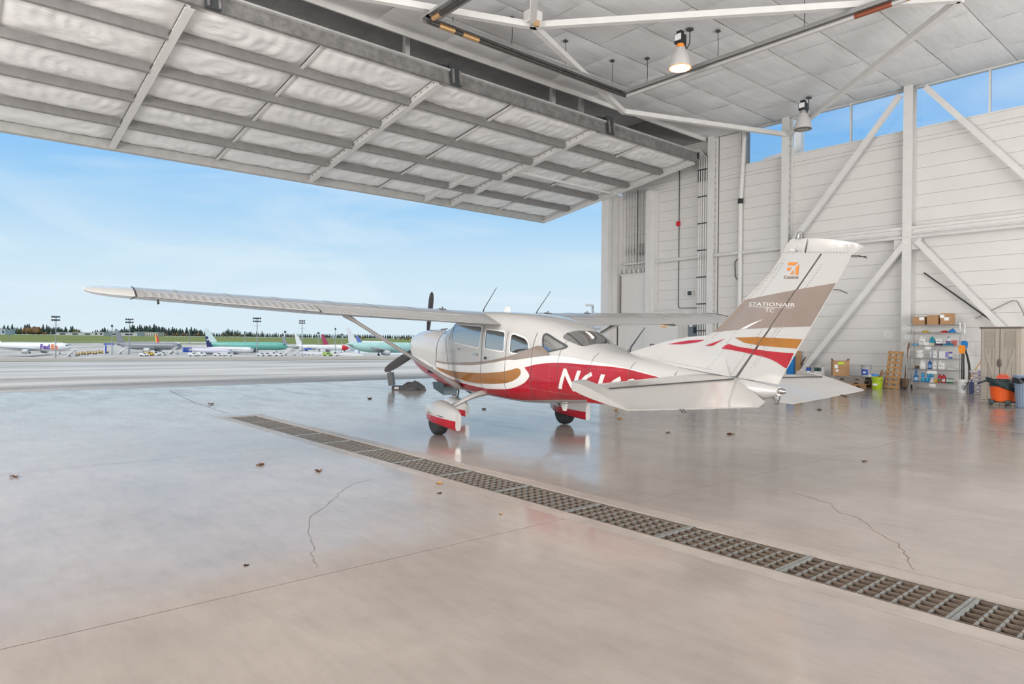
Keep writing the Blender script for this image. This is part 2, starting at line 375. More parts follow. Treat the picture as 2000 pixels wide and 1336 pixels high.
tag(MB().tube([(24.42, 18.6, 5.03), (24.42, 12.72, 5.05)], .075).build('wall_pipe', white_steel), 'white horizontal pipe across the wall between the cable tower and the fin', 'pipe')
t = thing('downpipe', 'thick white vertical drain pipe with a black collar', 'pipe', (24.42, 14.4, 0))
MB().tube([(0, 0.12, 0), (0, .12, 7.0), (0, -.02, 9.6)], .085, 12).build('pipe', white_steel, t)
MB().tube([(0, .12, 7.0), (0, .115, 7.2)], .105, 12).build('collar', black, t)
t = thing('conduit_bank', 'row of four thin white conduits clipped to the first column', 'conduit', (24.25, 16.0, 0), 0)
for i in range(4): MB().tube([(0, i*.11, 0), (0, i*.11, 9.1), (-.12, i*.11+.3, 9.5)], .026).build('conduit', white_steel, t)
for k in range(8): MB().box((-.03, .165, .8+k*1.12), (.02, .46, .05)).build('clip', darkgrey, t)
t = thing('alarm_conduit', 'thin grey vertical conduit carrying a red alarm box', 'conduit', (WX-.03, 17.55, 0))
MB().tube([(0, 0, 3.0), (0, 0, 9.2)], .017, 6).build('conduit', darkgrey, t)
MB().tube([(0, -1.2, 2.9), (0, -.08, 2.92), (0, 0, 3.0)], .017, 6).build('elbow', darkgrey, t)
MB().box((-.03, .02, 6.6), (.08, .16, .2)).build('alarm_box', mat('red enamel', (.62, .01, .03), .4), t)
t = thing('wall_vent', 'small square grey louvred vent high on the wall', 'vent', (WX, 16.35, 8.5))
MB().bb((-.03, -.28, -.26), (0, .28, .26)).build('frame', galv, t)
for k in range(7): MB().box((-.04, -.21+k*.07, 0), (.02, .03, .46)).build('louvre', darkgrey, t)
t = thing('wall_speaker', 'small cream wall box right of the cable tower', 'box', (WX, 16.9, 3.53))
MB().box((-.08, 0, 0), (.16, .32, .26)).build('housing', whiteplas, t); MB().box((-.17, -.02, 0), (.02, .2, .18)).build('grille', darkgrey, t)
tag(MB().tube([onX(1450, 500, 24.55), onX(1443, 503, 24.55), onX(1435, 512, 24.55), onX(1436, 540, 24.55), onX(1446, 556, 24.55), onX(1446, 640, 24.55)], .018, 6).build('wall_cable', darkgrey), 'thin dark cable with a bend beside the downpipe', 'cable')
# ============================================================ CABLE TOWER AT THE DOOR JAMB
t = thing('counterweight_tower', 'white steel door jamb tower with hanging cables and a sheet metal cover', 'tower', (24, 20, 0))
MB().bb((-.66, .55, 0), (-.42, .95, 8.3)).bb((-.42, .82, 0), (-.36, .93, 8.3)).build('jamb_post', white_steel, t)
MB().bb((-.42, .62, 0), (.1, .90, 8.3)).bb((.1, .70, 0), (.59, .79, 8.3)).build('jamb_channel', white_steel, t)
MB().bb((.16, -1.2, 0), (.34, -.95, 8.2)).bb((.3, -1.35, 0), (.58, -.9, 8.2)).build('rear_post', white_steel, t)
cv = MB().bb((.26, -.92, 0), (.34, .5, 4.5)).build('cover_panel', panelm, t)
MB().bb((.22, -.95, 4.5), (.38, .55, 4.56)).build('cover_rim', white_steel, cv)
MB().bb((.12, -2.75, 0), (.24, -.9, 2.75)).bb((.12, -.885, 0), (.24, .55, 2.75)).bb((.24, -2.75, 0), (.59, -2.71, 2.75)).build('guard_box', panelm, t)
for k in range(8):
    y = -.78+k*.165
    q = MB().tube([(.42, y, 4.9+.1*(k % 2)), (.42, y, 8.4)], .009 if k != 3 else .022, 6)
    cb = q.build('cable', black, t)
    lw = .012 if k not in (1, 2) else .05
    MB().tube([(.42, y, 5.3), (.42, y-lw, 5.65), (.42, y, 6.0), (.42, y+lw, 5.65), (.42, y, 5.3), (.42, y, 4.75)], .008, 6).build('loop', black, cb)
MB().tube([(.46, -.9, 5.05), (.46, .5, 5.05)], .06, 10).build('axle', white_steel, t)
for k in range(5): MB().lathe([(.11, -.03), (.11, .03)], 12, (.42, -.7+k*.28, 4.68), Matrix.Rotation(PI/2, 3, 'X')).build('sheave', whiteplas, t)
sg = onX(1297, 634, 24.11)
t = thing('no_smoking_sign', 'small orange and cream no smoking sign on the guard panel', 'sign', (24.11, sg.y, sg.z))
orange = mat('orange print', (.75, .22, .03), .6)
MB().bb((-.008, -.2, -.15), (0, .2, .15)).build('plate', mat('cream sign', (.85, .70, .52), .6), t)
fr = Matrix(((0, 0, -1), (-1, 0, 0), (0, 1, 0)))
textobj('NO', .13, orange, (-.0095, .09, .03), fr, t, .004); textobj('SMOKING', .055, orange, (-.0095, 0, -.105), fr, t, .002)
q = MB(); q.tube([(-.012, -.085+.075*math.cos(a*PI/8), .035+.075*math.sin(a*PI/8)) for a in range(17)], .008, 6); q.tube([(-.012, -.14, .09), (-.012, -.03, -.02)], .008, 6); q.build('ring', orange, t)
t = thing('switch_box', 'grey electrical disconnect box on the wall behind the fin', 'switch box', (WX, 16.62, 1.95))
MB().bb((-.2, -.3, -.3), (0, .3, .3)).build('housing', mat('slate blue grey enamel', (.16, .20, .23), .5), t); MB().box((-.23, -.05, 0), (.06, .08, .26)).build('handle', black, t); MB().box((-.205, .15, .2), (.012, .14, .1)).build('plate', paper, t)
# ============================================================ OTHER WALLS
struct(MB().bb((-14.3, -14, 0), (-14, 20.8, 10)).build('wall_left', panelm)); struct(MB().bb((-14.3, -14.3, 0), (24.9, -14, 10)).build('wall_back', panelm))
hdm = mat('grey header insulation', (.84, .84, .84), .6, 0, .2, 2, .1, 8)
struct(MB().bb((-14, 20.8, 8.45), (24.9, 21.05, 11.7)).build('wall_front', hdm))
# ============================================================ CEILING
ceilm = mat('white vinyl roof insulation', (.79, .805, .82), .5, 0, .10, 1.5, .5, 4, stretch=(.5, 3, 1))
deckm = mat('roof deck gap', (.34, .32, .30), .9)
ceil = struct(MB().bb((-14, -14, CEIL+.03), (24.9, 16.2, CEIL+.2)).bb((-14, 16.2, 11.55), (24.9, 21.05, 11.7)).bb((-14, 16.12, CEIL+.03), (24.9, 16.2, 11.7)).build('ceiling', deckm))
def blanket(x0, x1, y0, y1, z, sag, m=ceilm, nx=10, ny=5):
    ph = random.uniform(0, 9)
    def fn(u, v):
        e = (1-(2*u-1)**6)*(1-(2*v-1)**6)
        x = x0+.004+(x1-x0-.008)*u; y = y0+.009+(y1-y0-.018)*v
        return Vector((x, y, z-sag*e*(1+.4*math.sin(5*u+ph)+.25*math.sin(9*v+ph))-.012*noise.noise(Vector((x*2, y*4, ph)))))
    MB().grid(fn, nx, ny).build('blanket', m, ceil, True)
yb = [16.2]+[16.2-1.53*k for k in range(1, 10)]
for a, c in zip(yb[1:], yb):
    off = random.uniform(0, 1.5); xs = [-14, -6, 1]+[1.8+off+2.1*k for k in range(12)]
    xs = [x for x in xs if x < 23.6]+[WX]
    for p, q_ in zip(xs, xs[1:]): blanket(p, q_, a, c, CEIL+.02, .035)
blanket(-14, WX, -14, yb[-1], CEIL+.02, .02, nx=20, ny=14)
hy = [16.25, 17.75, 19.25, 20.78]
for a, c in zip(hy, hy[1:]):
    off = random.uniform(0, 2)
    xs = [-14, -4]+[off+3.05*k for k in range(9)]; xs = [x for x in xs if x < 23.6]+[WX]
    for p, q_ in zip(xs, xs[1:]): blanket(p, q_, a, c, 11.54, .04, hdm)
tag(MB().bb((-13.9, 16.06, CEIL-.14), (WX-.02, 16.115, CEIL+.02)).build('fascia_strip', white_steel), 'thin white edge strip where the lower ceiling stops above the door', 'edge strip')
# roof bracing
ZB = 9.28
J = {k: Vector((x, y, ZB)) for k, (x, y) in dict(a=(11.25, 12.45), b=(17.75, 15.0), c=(24.3, 12.5), d=(17.6, 5.0), e=(4.9, 15.0), f=(4.9, 5)).items()}
for p, q_, lab in (('a', 'b', 'from the left node down to the heater corner'), ('b', 'c', 'from the heater corner to the wall column'), ('c', 'd', 'running from the wall column across the lamps to the top edge'), ('a', 'd', 'running level to the right from the left node'), ('a', 'e', 'running left from the left node'), ('a', 'f', 'going up out of the picture from the left node')):
    brace(J[p], J[q_], 'white roof brace %s' % lab, .15, .15, (0, 0, 1), 'roof_brace', 'roof braces under the ceiling')
t = thing('brace_node', 'white steel plate where the roof braces meet under the ceiling', 'plate', J['a'])
MB().box((0, 0, .02), (.5, .42, .03)).bb((-.18, -.15, .02), (.18, .15, .34)).build('plate', white_steel, t); MB().box((0, 0, .48), (.12, .12, .3)).build('hanger', white_steel, t)
MB().box((-.15, -.3, -.1), (.12, .1, .14)).build('bracket', mat('tan wood', (.5, .32, .18), .8), t)
for i, (x, l) in enumerate(((10.75, 'left'), (16.9, 'middle'), (18.4, 'right'))):
    t = thing('hanger_post', '%s white hanger post with a sloping strut in the gap above the door beam' % l, 'post', (x, 17.6, 8.9), 0, 'hanger posts above the door')
    MB().beam((0, 0, 0), (0, 0, 2.6), .16, .16, (1, 0, 0)).build('post', white_steel, t); MB().beam((-.08, .08, .8), (-.9, 2.6, 1.7), .12, .12).build('strut', white_steel, t)
# ============================================================ TILT-UP DOOR
T0 = Vector((0, 15.77, 8.67)); TT = Vector((0, .9898, -.1425)).normalized(); TN = Vector((0, .1425, .9898)).normalized(); XL, XR = -6.0, 23.2
def dp(x, s_, n_): return Vector((x, 0, 0))+T0+TT*s_+TN*n_
vinyl = mat('wrinkled white door insulation', (.88, .88, .88), .36, 0, .05, 3, .7, 7.0, stretch=(1, 2.6, 1))
steelg = mat('grey door girt', (.29, .285, .28), .5, .2, .2, 4)
door = struct(MB().prism([(XL, .3), (XR, .3), (XR, .36), (XL, .36)], lambda a, b_, d: dp(a, d, b_), 0, 8.95).build('door_1', galv))
RIBS = [-2.35, 4.2, 10.82, 17.4]; SEAMS = [.95, 7.38, 13.75, 20.15]; GS = [0.12, 1.62, 3.42, 5.28, 7.1, 8.85]
xs = sorted([XL]+RIBS+SEAMS+[XR])
for a, c in zip(xs, xs[1:]):
    for p, q_ in zip(GS, GS[1:]):
        ph = random.uniform(0, 100); cu, cv_ = random.uniform(.2, .8), random.uniform(.3, .7)
        def fn(u, v):
            e = (1-(2*u-1)**8)*(1-(2*v-1)**4)
            du, dv = (u-cu)*(c-a), (v-cv_)*(q_-p); an = math.atan2(dv, du); rr = math.hypot(du, dv)
            w_ = .022*math.sin(rr*19+3*math.sin(2*an+ph))*math.exp(-.5*rr)*abs(math.sin(an*1.5+ph))+.045*noise.noise(Vector((u*7+ph, v*4, ph)))
            return dp(a+.02+(c-a-.04)*u, p+(q_-p)*v, .29-.15*e+w_*e)
        MB().grid(fn, 56, 18).build('insulation_panel', vinyl, door, True)
for x in RIBS:
    rb = MB(); rb.beam(dp(x, .15, .02), dp(x, 8.9, .02), .19, .02, TN); rb.beam(dp(x, .15, .15), dp(x, 8.9, .15), .02, .26, TN); rb = rb.build('rib', white_steel, door)
    q = MB()
    for k in range(26): q.lathe([(.018, 0), (.018, .014)], 6, dp(x-.011, .4+k*.33, .2), Matrix.Rotation(-PI/2, 3, 'Y'))
    stuff(q.build('bolts', black, rb))
MB().beam(dp(16.02, 5.3, .02), dp(16.02, 8.9, .02), .17, .02, TN).beam(dp(16.02, 5.3, .14), dp(16.02, 8.9, .14), .02, .24, TN).build('rib', white_steel, door)
MB().beam(dp(XR, .1, .16), dp(XR, 8.95, .16), .05, .38, TN).beam(dp(XR-.1, .1, 0), dp(XR-.1, 8.95, 0), .2, .03, TN).build('end_channel', white_steel, door)
for x in SEAMS: MB().beam(dp(x, .1, .21), dp(x, 8.85, .21), .07, .05, TN).build('seam_strip', white_steel, door)
xr = [XL]+RIBS+[XR]
for a, c in zip(xr, xr[1:]):
    for s_ in GS[1:-1]:
        MB().beam(dp(a+.1, s_, .12), dp(c-.1, s_, .12), .10, .25, TN).build('girt', steelg, door)
MB().beam(dp(17.5, 4.45, .1), dp(XR, 4.45, .1), .07, .1, TN).build('girt', white_steel, door)
MB().beam(dp(XL, 8.95, .17), dp(XR, 8.95, .17), .05, .36, TN).beam(dp(XL, 8.98, .0), dp(XR, 8.98, .0), .16, .03, TN).build('lip_channel', mat('lip channel paint', (.5, .5, .49), .5, 0, .2, 3), door)
bm_ = MB().beam(dp(XL, -.02, .2), dp(XR, -.02, .2), .10, .36, TN).build('hinge_beam', galv, door)
MB().beam(dp(XL, -.06, .40), dp(XR, -.06, .40), .2, .05, TN).build('flange', mat('galvanised flange', (.6, .6, .6), .4, .3, .2, 5), bm_)
MB().beam(dp(XL, .05, .45), dp(XR, .05, .45), .16, .06, TN).build('seal', rust, bm_)
for x in (4.6, 11.2, 17.85):
    h_ = MB().beam(dp(x, -.14, -.02), dp(x, -.14, .62), .34, .1, (0, 1, 0)).build('hinge', darkgrey, door)
    MB().beam(dp(x-.12, -.2, .0), dp(x-.12, -.2, .42), .05, .06, (0, 1, 0)).beam(dp(x+.12, -.2, .0), dp(x+.12, -.2, .42), .05, .06, (0, 1, 0)).build('gusset', galv, h_)
    MB().beam(dp(x+.1, -.1, .55), dp(x-.9, .35, .62), .06, .1).build('arm', black, h_)
MB().box(dp(XR+.06, .0, .3), (.1, .2, .3)).build('end_roller', black, door)
# ============================================================ HEATER AND LAMPS
t = thing('tube_heater', 'long u-shaped radiant tube heater hung under the ceiling', 'heater', (8.85, 13.5, 9.0))
Lx = 7.25; refl = mat('grey aluminium reflector', (.5, .5, .5), .35, .6, .1, 3); tubem = mat('heater tube steel', (.10, .095, .09), .5, .6, .4, 6); tubew = mat('pale heater tube', (.62, .62, .61), .4, .3)
copper = mat('heat stained tube', (.62, .38, .18), .4, .6)
for p, q_, m_ in (((0, -11, 0), (0, 0, 0), tubem), ((0, 0, 0), (Lx, 0, 0), tubem), ((Lx, 0, 0), (Lx, -11, 0), tubew)):
    MB().tube([p, q_], .055, 10).build('tube', m_, t)
    d = (Vector(q_)-Vector(p)).normalized(); sd = Vector((-d.y, d.x, 0))
    rfl = MB()
    for a, c in (((-.19, .02), (-.1, .15)), ((-.1, .15), (.1, .15)), ((.1, .15), (.19, .02))):
        P, Q = Vector(p)-d*.1, Vector(q_)+d*.1
        vs = [P+sd*a[0]+Vector((0, 0, a[1])), P+sd*c[0]+Vector((0, 0, c[1])), Q+sd*c[0]+Vector((0, 0, c[1])), Q+sd*a[0]+Vector((0, 0, a[1]))]
        vs += [v+Vector((0, 0, .012)) for v in vs]
        rfl.add(vs, [(0, 1, 2, 3), (7, 6, 5, 4), (0, 4, 5, 1), (1, 5, 6, 2), (2, 6, 7, 3), (3, 7, 4, 0)])
    rfl.build('reflector', refl, t)
MB().tube([(.0, -.5, 0), (0, -.2, 0)], .062, 10).build('sleeve', copper, t); MB().tube([(.3, 0, 0), (.75, 0, 0)], .062, 10).build('sleeve', copper, t); MB().tube([(1.0, 0, 0), (1.5, 0, 0)], .062, 10).build('sleeve', copper, t)
MB().tube([(Lx, -6.8, 0), (Lx, -7.6, 0)], .062, 10).build('sleeve', mat('burnt tube', (.3, .09, .05), .5, .3), t); MB().tube([(Lx, -7.9, 0), (Lx, -8.3, 0)], .062, 10).build('sleeve', copper, t)
for x, y in ((.7, 0), (2.6, 0), (4.6, 0), (6.6, 0), (Lx, -.8), (Lx, -3.2), (Lx, -5.6), (0, -1), (0, -3)):
    hg = MB().tube([(x, y, .1), (x+.02, y, .5), (x, y, .92)], .009, 6).build('hanger', black, t); MB().box((x, y, .9), (.1, .1, .05)).build('hook', darkgrey, hg)
def bay_lamp(loc, lit, label):
    t = thing('high_bay_lamp', label, 'lamp', loc, 0, 'high bay lamps')
    MB().box((0, 0, -.22), (.26, .2, .26)).box((0, 0, -.06), (.14, .14, .12)).build('ballast', black, t)
    MB().box((-.14, -.02, -.2), (.03, .18, .16)).build('plate', paper, t)
    MB().lathe([(.1, -.35), (.1, -.46)], 16, mi=0).build('collar', mat('hot orange collar', (.85, .28, .04), .4) if lit else alum, t)
    MB().lathe([(.12, -.45), (.19, -.58), (.25, -.74), (.28, -.92), (.285, -.97), (.27, -.97), (.24, -.74), (.18, -.58), (.11, -.46)], 28, cap=False).build('reflector', mat('ribbed acrylic reflector', (.66, .65, .64), .3, .3), t, True)
    MB().lathe([(.275, -.95), (.29, -.99), (.275, -.99)], 28, cap=False).build('rim', mat('glowing orange rim', (1, .32, .05), .4, emit=.9) if lit else alum, t)
    MB().lathe([(.02, -.955), (.272, -.955), (.25, -1.0), (.02, -1.02)], 28).build('lens', mat('lit lens', (1, .93, .8), .4, emit=3.5) if lit else glassmat('lamp lens', (.9, .9, .9), .15), t)
    MB().tube([(.1, 0, -.12), (.35, .05, -.35), (.5, .05, -.15), (.5, .05, .2)], .014, 6).build('cord', black, t); MB().lathe([(.1, .2), (.1, .23)], 12, (.5, .05, 0)).build('cord_plate', darkgrey, t)
    return t
bay_lamp((14.95, 10.7, 9.68), True, 'lit high bay lamp glowing warm white under the ceiling')
bay_lamp((22.3, 10.95, 9.68), False, 'unlit high bay lamp hanging near the clerestory windows')
# steelwork outside the clerestory
t = thing('outside_frame', 'sunlit white steel frame outside the clerestory windows', 'steel frame', (26.2, 13, 0))
MB().bb((-.12, -.12, 0), (.16, .16, 11)).build('post', white_steel, t)
MB().beam((0, .1, 9.1), (0, 1.5, 8.95), .2, .35, (0, 0, 1)).build('beam', white_steel, t); MB().beam((0, 2.4, 8.2), (0, 3.9, 10.6), .22, .22, (1, 0, 0)).build('strut', white_steel, t)

ST=[(-2.80,.34,.88,1.14,1.35,2.2,2.2),(-2.72,.41,.79,1.14,1.40,2.4,2.4),(-2.45,.49,.67,1.12,1.455,2.6,2.6),(-1.9,.54,.57,1.10,1.50,2.8,3.0),(-1.3,.57,.51,1.08,1.53,3.0,3.2),(-1.0,.575,.51,1.08,1.665,3.2,3.4),(-.68,.58,.52,1.10,1.82,3.6,3.6),(-.3,.58,.53,1.10,1.86,4.0,3.6),(.3,.578,.545,1.10,1.87,4.0,3.6),(.9,.575,.57,1.10,1.86,4.0,3.6),(1.4,.56,.62,1.12,1.81,3.4,3.4),(1.85,.53,.69,1.14,1.70,3.0,3.2),(2.3,.48,.75,1.16,1.53,2.6,3.0),(2.8,.41,.82,1.18,1.455,2.4,2.8),(3.5,.30,.92,1.20,1.40,2.3,2.5),(4.2,.18,1.03,1.22,1.345,2.2,2.3),(4.7,.10,1.12,1.23,1.31,2.0,2.0),(4.93,.045,1.2,1.245,1.285,2.0,2.0)]
SU=[s[0] for s in ST]
def body(u):
    u=min(max(u,SU[0]),SU[-1]);i=min(max(bisect.bisect_right(SU,u)-1,0),len(ST)-2)
    a,b=ST[i],ST[i+1];h=b[0]-a[0];t=(u-a[0])/h;out=[]
    for k in range(1,7):
        def d(j):
            if j<=0 or j>=len(ST)-1: 
                j0=max(j-1,0);j1=min(j+1,len(ST)-1);return (ST[j1][k]-ST[j0][k])/(SU[j1]-SU[j0])
            p=(ST[j][k]-ST[j-1][k])/(SU[j]-SU[j-1]);q=(ST[j+1][k]-ST[j][k])/(SU[j+1]-SU[j])
            return 0 if p*q<=0 else 2*p*q/(p+q)
        m0,m1=d(i)*h,d(i+1)*h
        out.append((2*t**3-3*t*t+1)*a[k]+(t**3-2*t*t+t)*m0+(-2*t**3+3*t*t)*b[k]+(t**3-t*t)*m1)
    return out
def side(u,w):
    hw,wb,wm,wt,nt,nb=body(u)
    s=(w-wm)/(wt-wm) if w>wm else (wm-w)/(wm-wb)
    n=nt if w>wm else nb
    return None if s>=1 else hw*(1-s**n)**(1/n)
# ============================================================ AIRCRAFT (u aft, v left, w up from the main wheel axle line on the floor)
paint = mat('silver white aircraft paint', (.47, .465, .46), .16, 0, .03, 3, .012, 3, .6, coat=.6)
pwhite = mat('white stripe paint', (.66, .66, .655), .18, coat=.5)
pred = mat('crimson aircraft paint', (.40, .008, .022), .2, 0, .25, 6, .02, 4, coat=.6)
pgold = mat('copper gold stripe paint', (.42, .17, .03), .16, .25, .25, 2.5, .02, 4, coat=.6)
ptaupe = mat('taupe stripe paint', (.27, .215, .185), .12, .1, .1, 3, .02, 3, coat=.8)
seamm = mat('panel seam', (.12, .12, .12), .6)
cabinm = mat('cabin trim', (.20, .195, .19), .8)
wglass = glassmat('aircraft window glass', (.97, .975, .98), .50)
ac = thing('light_aircraft', 'parked silver single engine high wing aeroplane with crimson, white and copper stripes', 'aeroplane', (0, 0, 0))
PY, PPT = math.radians(82.446), math.radians(-3.508)
ac.matrix_world = Matrix.Translation((6.8586, 8.2108, 0)) @ Matrix.Rotation(PY, 4, 'Z') @ Matrix.Rotation(PPT, 4, 'Y')
def ab(q, name, mats, parent=None, smooth=False, **k): return q.build(name, mats, parent or ac, smooth, True, **k)
def ring(u, ins=0, n=88):
    hw, wb, wm, wt, a, b_ = body(u); hw -= ins; wb += ins; wt -= ins; out = []
    for j in range(n):
        th = 2*PI*j/n; c, s_ = math.cos(th), math.sin(th); e = a if s_ > 0 else b_
        out.append(Vector((u, hw*math.copysign(abs(c)**(2/e), c), wm+((wt-wm) if s_ > 0 else (wm-wb))*math.copysign(abs(s_)**(2/e), s_))))
    return out
def frange(a, b_, k): return [a+(b_-a)*i/k for i in range(k+1)]
def tempobj(q): return link('temporary', q.data('temporary', [paint], False, False))
def boolop(A, B, op):
    md = A.modifiers.new('b', 'BOOLEAN'); md.object = B; md.operation = op; md.solver = 'EXACT'
    me = bpy.data.meshes.new_from_object(A.evaluated_get(bpy.context.evaluated_depsgraph_get()))
    A.modifiers.remove(md); return me
def finish(me, name, mats, parent, ang=35):
    for v in me.vertices: v.co.x = -v.co.x
    b = bmesh.new(); b.from_mesh(me); bmesh.ops.remove_doubles(b, verts=b.verts, dist=1e-5); bmesh.ops.recalc_face_normals(b, faces=b.faces); b.to_mesh(me); b.free()
    me.materials.clear()
    for x in mats: me.materials.append(x)
    me.polygons.foreach_set('use_smooth', [True]*len(me.polygons)); me.set_sharp_from_angle(angle=math.radians(ang)); me.name = name
    return link(name, me, parent)
outer = tempobj(MB().loft([ring(u) for u in frange(-1.3, -.5, 14)[:-1]+frange(-.5, 2.4, 30)[:-1]+frange(2.4, 4.93, 24)]))
inner = tempobj(MB().loft([ring(u, .03) for u in frange(-1.25, -.5, 12)[:-1]+frange(-.5, 2.38, 28)]))
skin_in = tempobj(MB().loft([ring(u, .006) for u in frange(-1.29, -.5, 14)[:-1]+frange(-.5, 2.6, 32)]))
def rnd(poly, r=.04, k=4):
    out = []; n = len(poly)
    for i in range(n):
        p, a, c = Vector(poly[i]), Vector(poly[i-1]), Vector(poly[(i+1) % n])
        da, dc = (a-p), (c-p); ra = min(r, da.length*.45); rc = min(r, dc.length*.45)
        A, B_ = p+da.normalized()*ra, p+dc.normalized()*rc
        for j in range(k+1):
            t = j/k; out.append(tuple(A*(1-t)**2+p*2*t*(1-t)+B_*t*t))
    return out
WIN = dict(door_window=[(-.80, 1.628), (.127, 1.636), (.172, 1.604), (.161, 1.325), (.112, 1.30), (-.66, 1.332), (-.76, 1.36)],
    cabin_window=[(.296, 1.60), (.778, 1.594), (.829, 1.57), (.851, 1.324), (.816, 1.301), (.357, 1.301), (.313, 1.319)],
    rear_cabin_window=[(.986, 1.56), (1.058, 1.575), (1.317, 1.532), (1.40, 1.48), (1.456, 1.372), (1.447, 1.326), (1.401, 1.308), (1.028, 1.298), (.99, 1.321)],
    quarter_window=[(1.65, 1.585), (1.668, 1.61), (1.716, 1.605), (2.098, 1.477), (2.113, 1.466), (2.088, 1.449), (1.824, 1.378), (1.766, 1.386), (1.722, 1.421)])
WSP = [(-1.26, 1.50), (-1.05, 1.43), (-.93, 1.60), (-.80, 1.78), (-.86, 2.1), (-1.5, 2.1)]
RWP = [(1.93, -.40), (1.93, .40), (2.32, .30), (2.32, -.30)]
fs_ = lambda a, b_, d: Vector((a, d, b_)); ft_ = lambda a, b_, d: Vector((a, b_, d))
cut = MB(); jobs = []
for k, p in WIN.items():
    pr = rnd(p)
    cut.prism(pr, fs_, -1, 1)
    for s_ in (1, -1): jobs.append((k, MB().prism(pr, fs_, .22*s_, 1*s_), s_))
cut.prism(WSP, fs_, -1, 1); cut.prism(rnd(RWP, .08), ft_, 1.40, 2.2)
jobs += [('windshield', MB().prism(WSP, fs_, -1, 1), 0), ('rear_window', MB().prism(rnd(RWP, .08), ft_, 1.40, 2.2), 0)]
shell = link('temporary', boolop(outer, inner, 'DIFFERENCE')); cutter = tempobj(cut)
skin = link('temporary', boolop(outer, skin_in, 'DIFFERENCE'))
bodyme = boolop(shell, cutter, 'DIFFERENCE')
fus = finish(bodyme, 'fuselage', [paint], ac)
for nm, q, s_ in jobs:
    c_ = tempobj(q); finish(boolop(skin, c_, 'INTERSECT'), nm, [wglass], ac); bpy.data.objects.remove(c_)
for o in (outer, inner, skin_in, shell, cutter, skin): bpy.data.objects.remove(o)
ab(MB().loft([ring(u) for u in frange(-2.80, -2.4, 8)[:-1]+frange(-2.4, -1.305, 12)]), 'cowling', paint, None, True)
# ---- paint and lettering laid on the curved skin
def onside(u, w, s_, off):
    r = side(u, w); r2 = side(u, w+.008) if w < body(u)[2] else side(u, w-.008)
    sl = min(4, math.sqrt(1+((r2-r)/.008)**2)) if r and r2 else 4
    return Vector((u, s_*((r if r else .02)+off*sl), w))
def fill(poly, du=.07, dw=.045):
    b = bmesh.new(); vs = [b.verts.new((p[0], p[1], 0)) for p in poly]
    es = [b.edges.new((vs[i], vs[(i+1) % len(vs)])) for i in range(len(vs))]
    bmesh.ops.triangle_fill(b, use_beauty=True, edges=es)
    return chop(b, du, dw)
def chop(b, du, dw):
    for ax, st in ((0, du), (1, dw)):
        lo = min(v.co[ax] for v in b.verts); hi = max(v.co[ax] for v in b.verts); x = lo+st
        while x < hi:
            co = [0, 0, 0]; no = [0, 0, 0]; co[ax] = x; no[ax] = 1
            bmesh.ops.bisect_plane(b, geom=b.verts[:]+b.edges[:]+b.faces[:], plane_co=co, plane_no=no, dist=1e-5); x += st
    return b
def decal(b, name, m_, mapf, parent=None):
    b.verts.index_update()
    q = MB(); q.add([mapf(v.co.x, v.co.y) for v in b.verts], [tuple(v.index for v in f.verts) for f in b.faces])
    b.free(); return ab(q, name, m_, parent, True, recalc=False)
def sidepaint(poly, name, m_, off, sides=(1, -1), par=None):
    for s_ in sides: decal(fill(poly), name, m_, lambda u, w: onside(u, w, s_, off), par or fus)
def sm(pts, k=4):
    out = []; n = len(pts)
    for i in range(n-1):
        p0, p1, p2, p3 = [Vector(pts[min(max(j, 0), n-1)]) for j in (i-1, i, i+1, i+2)]
        for j in range(k):
            t = j/k; out.append(tuple(.5*((2*p1)+(p2-p0)*t+(2*p0-5*p1+4*p2-p3)*t*t+(3*p1-p0-3*p2+p3)*t**3)))
    return out+[tuple(pts[-1])]
redlow = sm([(-1.96, .93), (-1.698, .875), (-1.339, .82), (-1.02, .758), (-.536, .706), (-.084, .699), (.349, .709), (.772, .752), (1.087, .811), (1.339, .902), (1.461, .987), (1.478, 1.048), (1.368, 1.129)])
redup = sm([(1.368, 1.129), (1.646, 1.2), (1.932, 1.244), (2.192, 1.267), (2.554, 1.279), (2.886, 1.29), (3.141, 1.288), (3.352, 1.268), (3.75, 1.225)])
belly = [(u, body(u)[1]+.055) for u in frange(3.75, -1.29, 40)]
wlow = sm([(-1.304, .837), (-.794, .778), (-.415, .755), (-.048, .756), (.391, .786), (.804, .84), (1.033, .89), (1.209, .963), (1.285, 1.031), (1.278, 1.086), (1.202, 1.105)])
gtop = sm([(-1.304, .875), (-.723, .866), (-.015, .909), (.413, .954), (.884, 1.025), (1.202, 1.105)])
wtop = sm([(-1.29, .955), (-.985, .954), (-.197, 1.006), (.239, 1.066), (.605, 1.13), (.944, 1.195), (1.162, 1.215), (1.487, 1.272), (1.887, 1.335), (2.237, 1.342), (2.532, 1.325), (2.901, 1.312), (3.3, 1.285), (3.75, 1.232)])
ttop = sm([(-1.29, .985), (-.775, .997), (.235, 1.109), (.793, 1.21), (1.151, 1.298), (1.466, 1.40), (1.65, 1.45), (1.80, 1.40), (1.887, 1.335)])
sidepaint([p for p in redlow if p[0] > -1.29]+redup[1:]+belly, 'red_stripe', pred, .0040)
sidepaint(wtop+redup[::-1]+redlow[::-1][1:-8]+[], 'white_stripe', pwhite, .0052)
sidepaint(gtop+wlow[::-1][1:-1], 'copper_stripe', pgold, .0064)
k_ = [i for i, p in enumerate(wtop) if p[0] <= 1.887][-1]
sidepaint(ttop+wtop[:k_][::-1], 'taupe_stripe', ptaupe, .0060)
cr_ = [(-2.75, 1.02), (-2.4, .985), (-1.96, .965), (-1.7, .935), (-1.305, .87), (-1.305, .80), (-1.7, .85), (-2.0, .90), (-2.4, .95), (-2.74, .99)]
sidepaint(cr_, 'white_stripe', pwhite, .005)
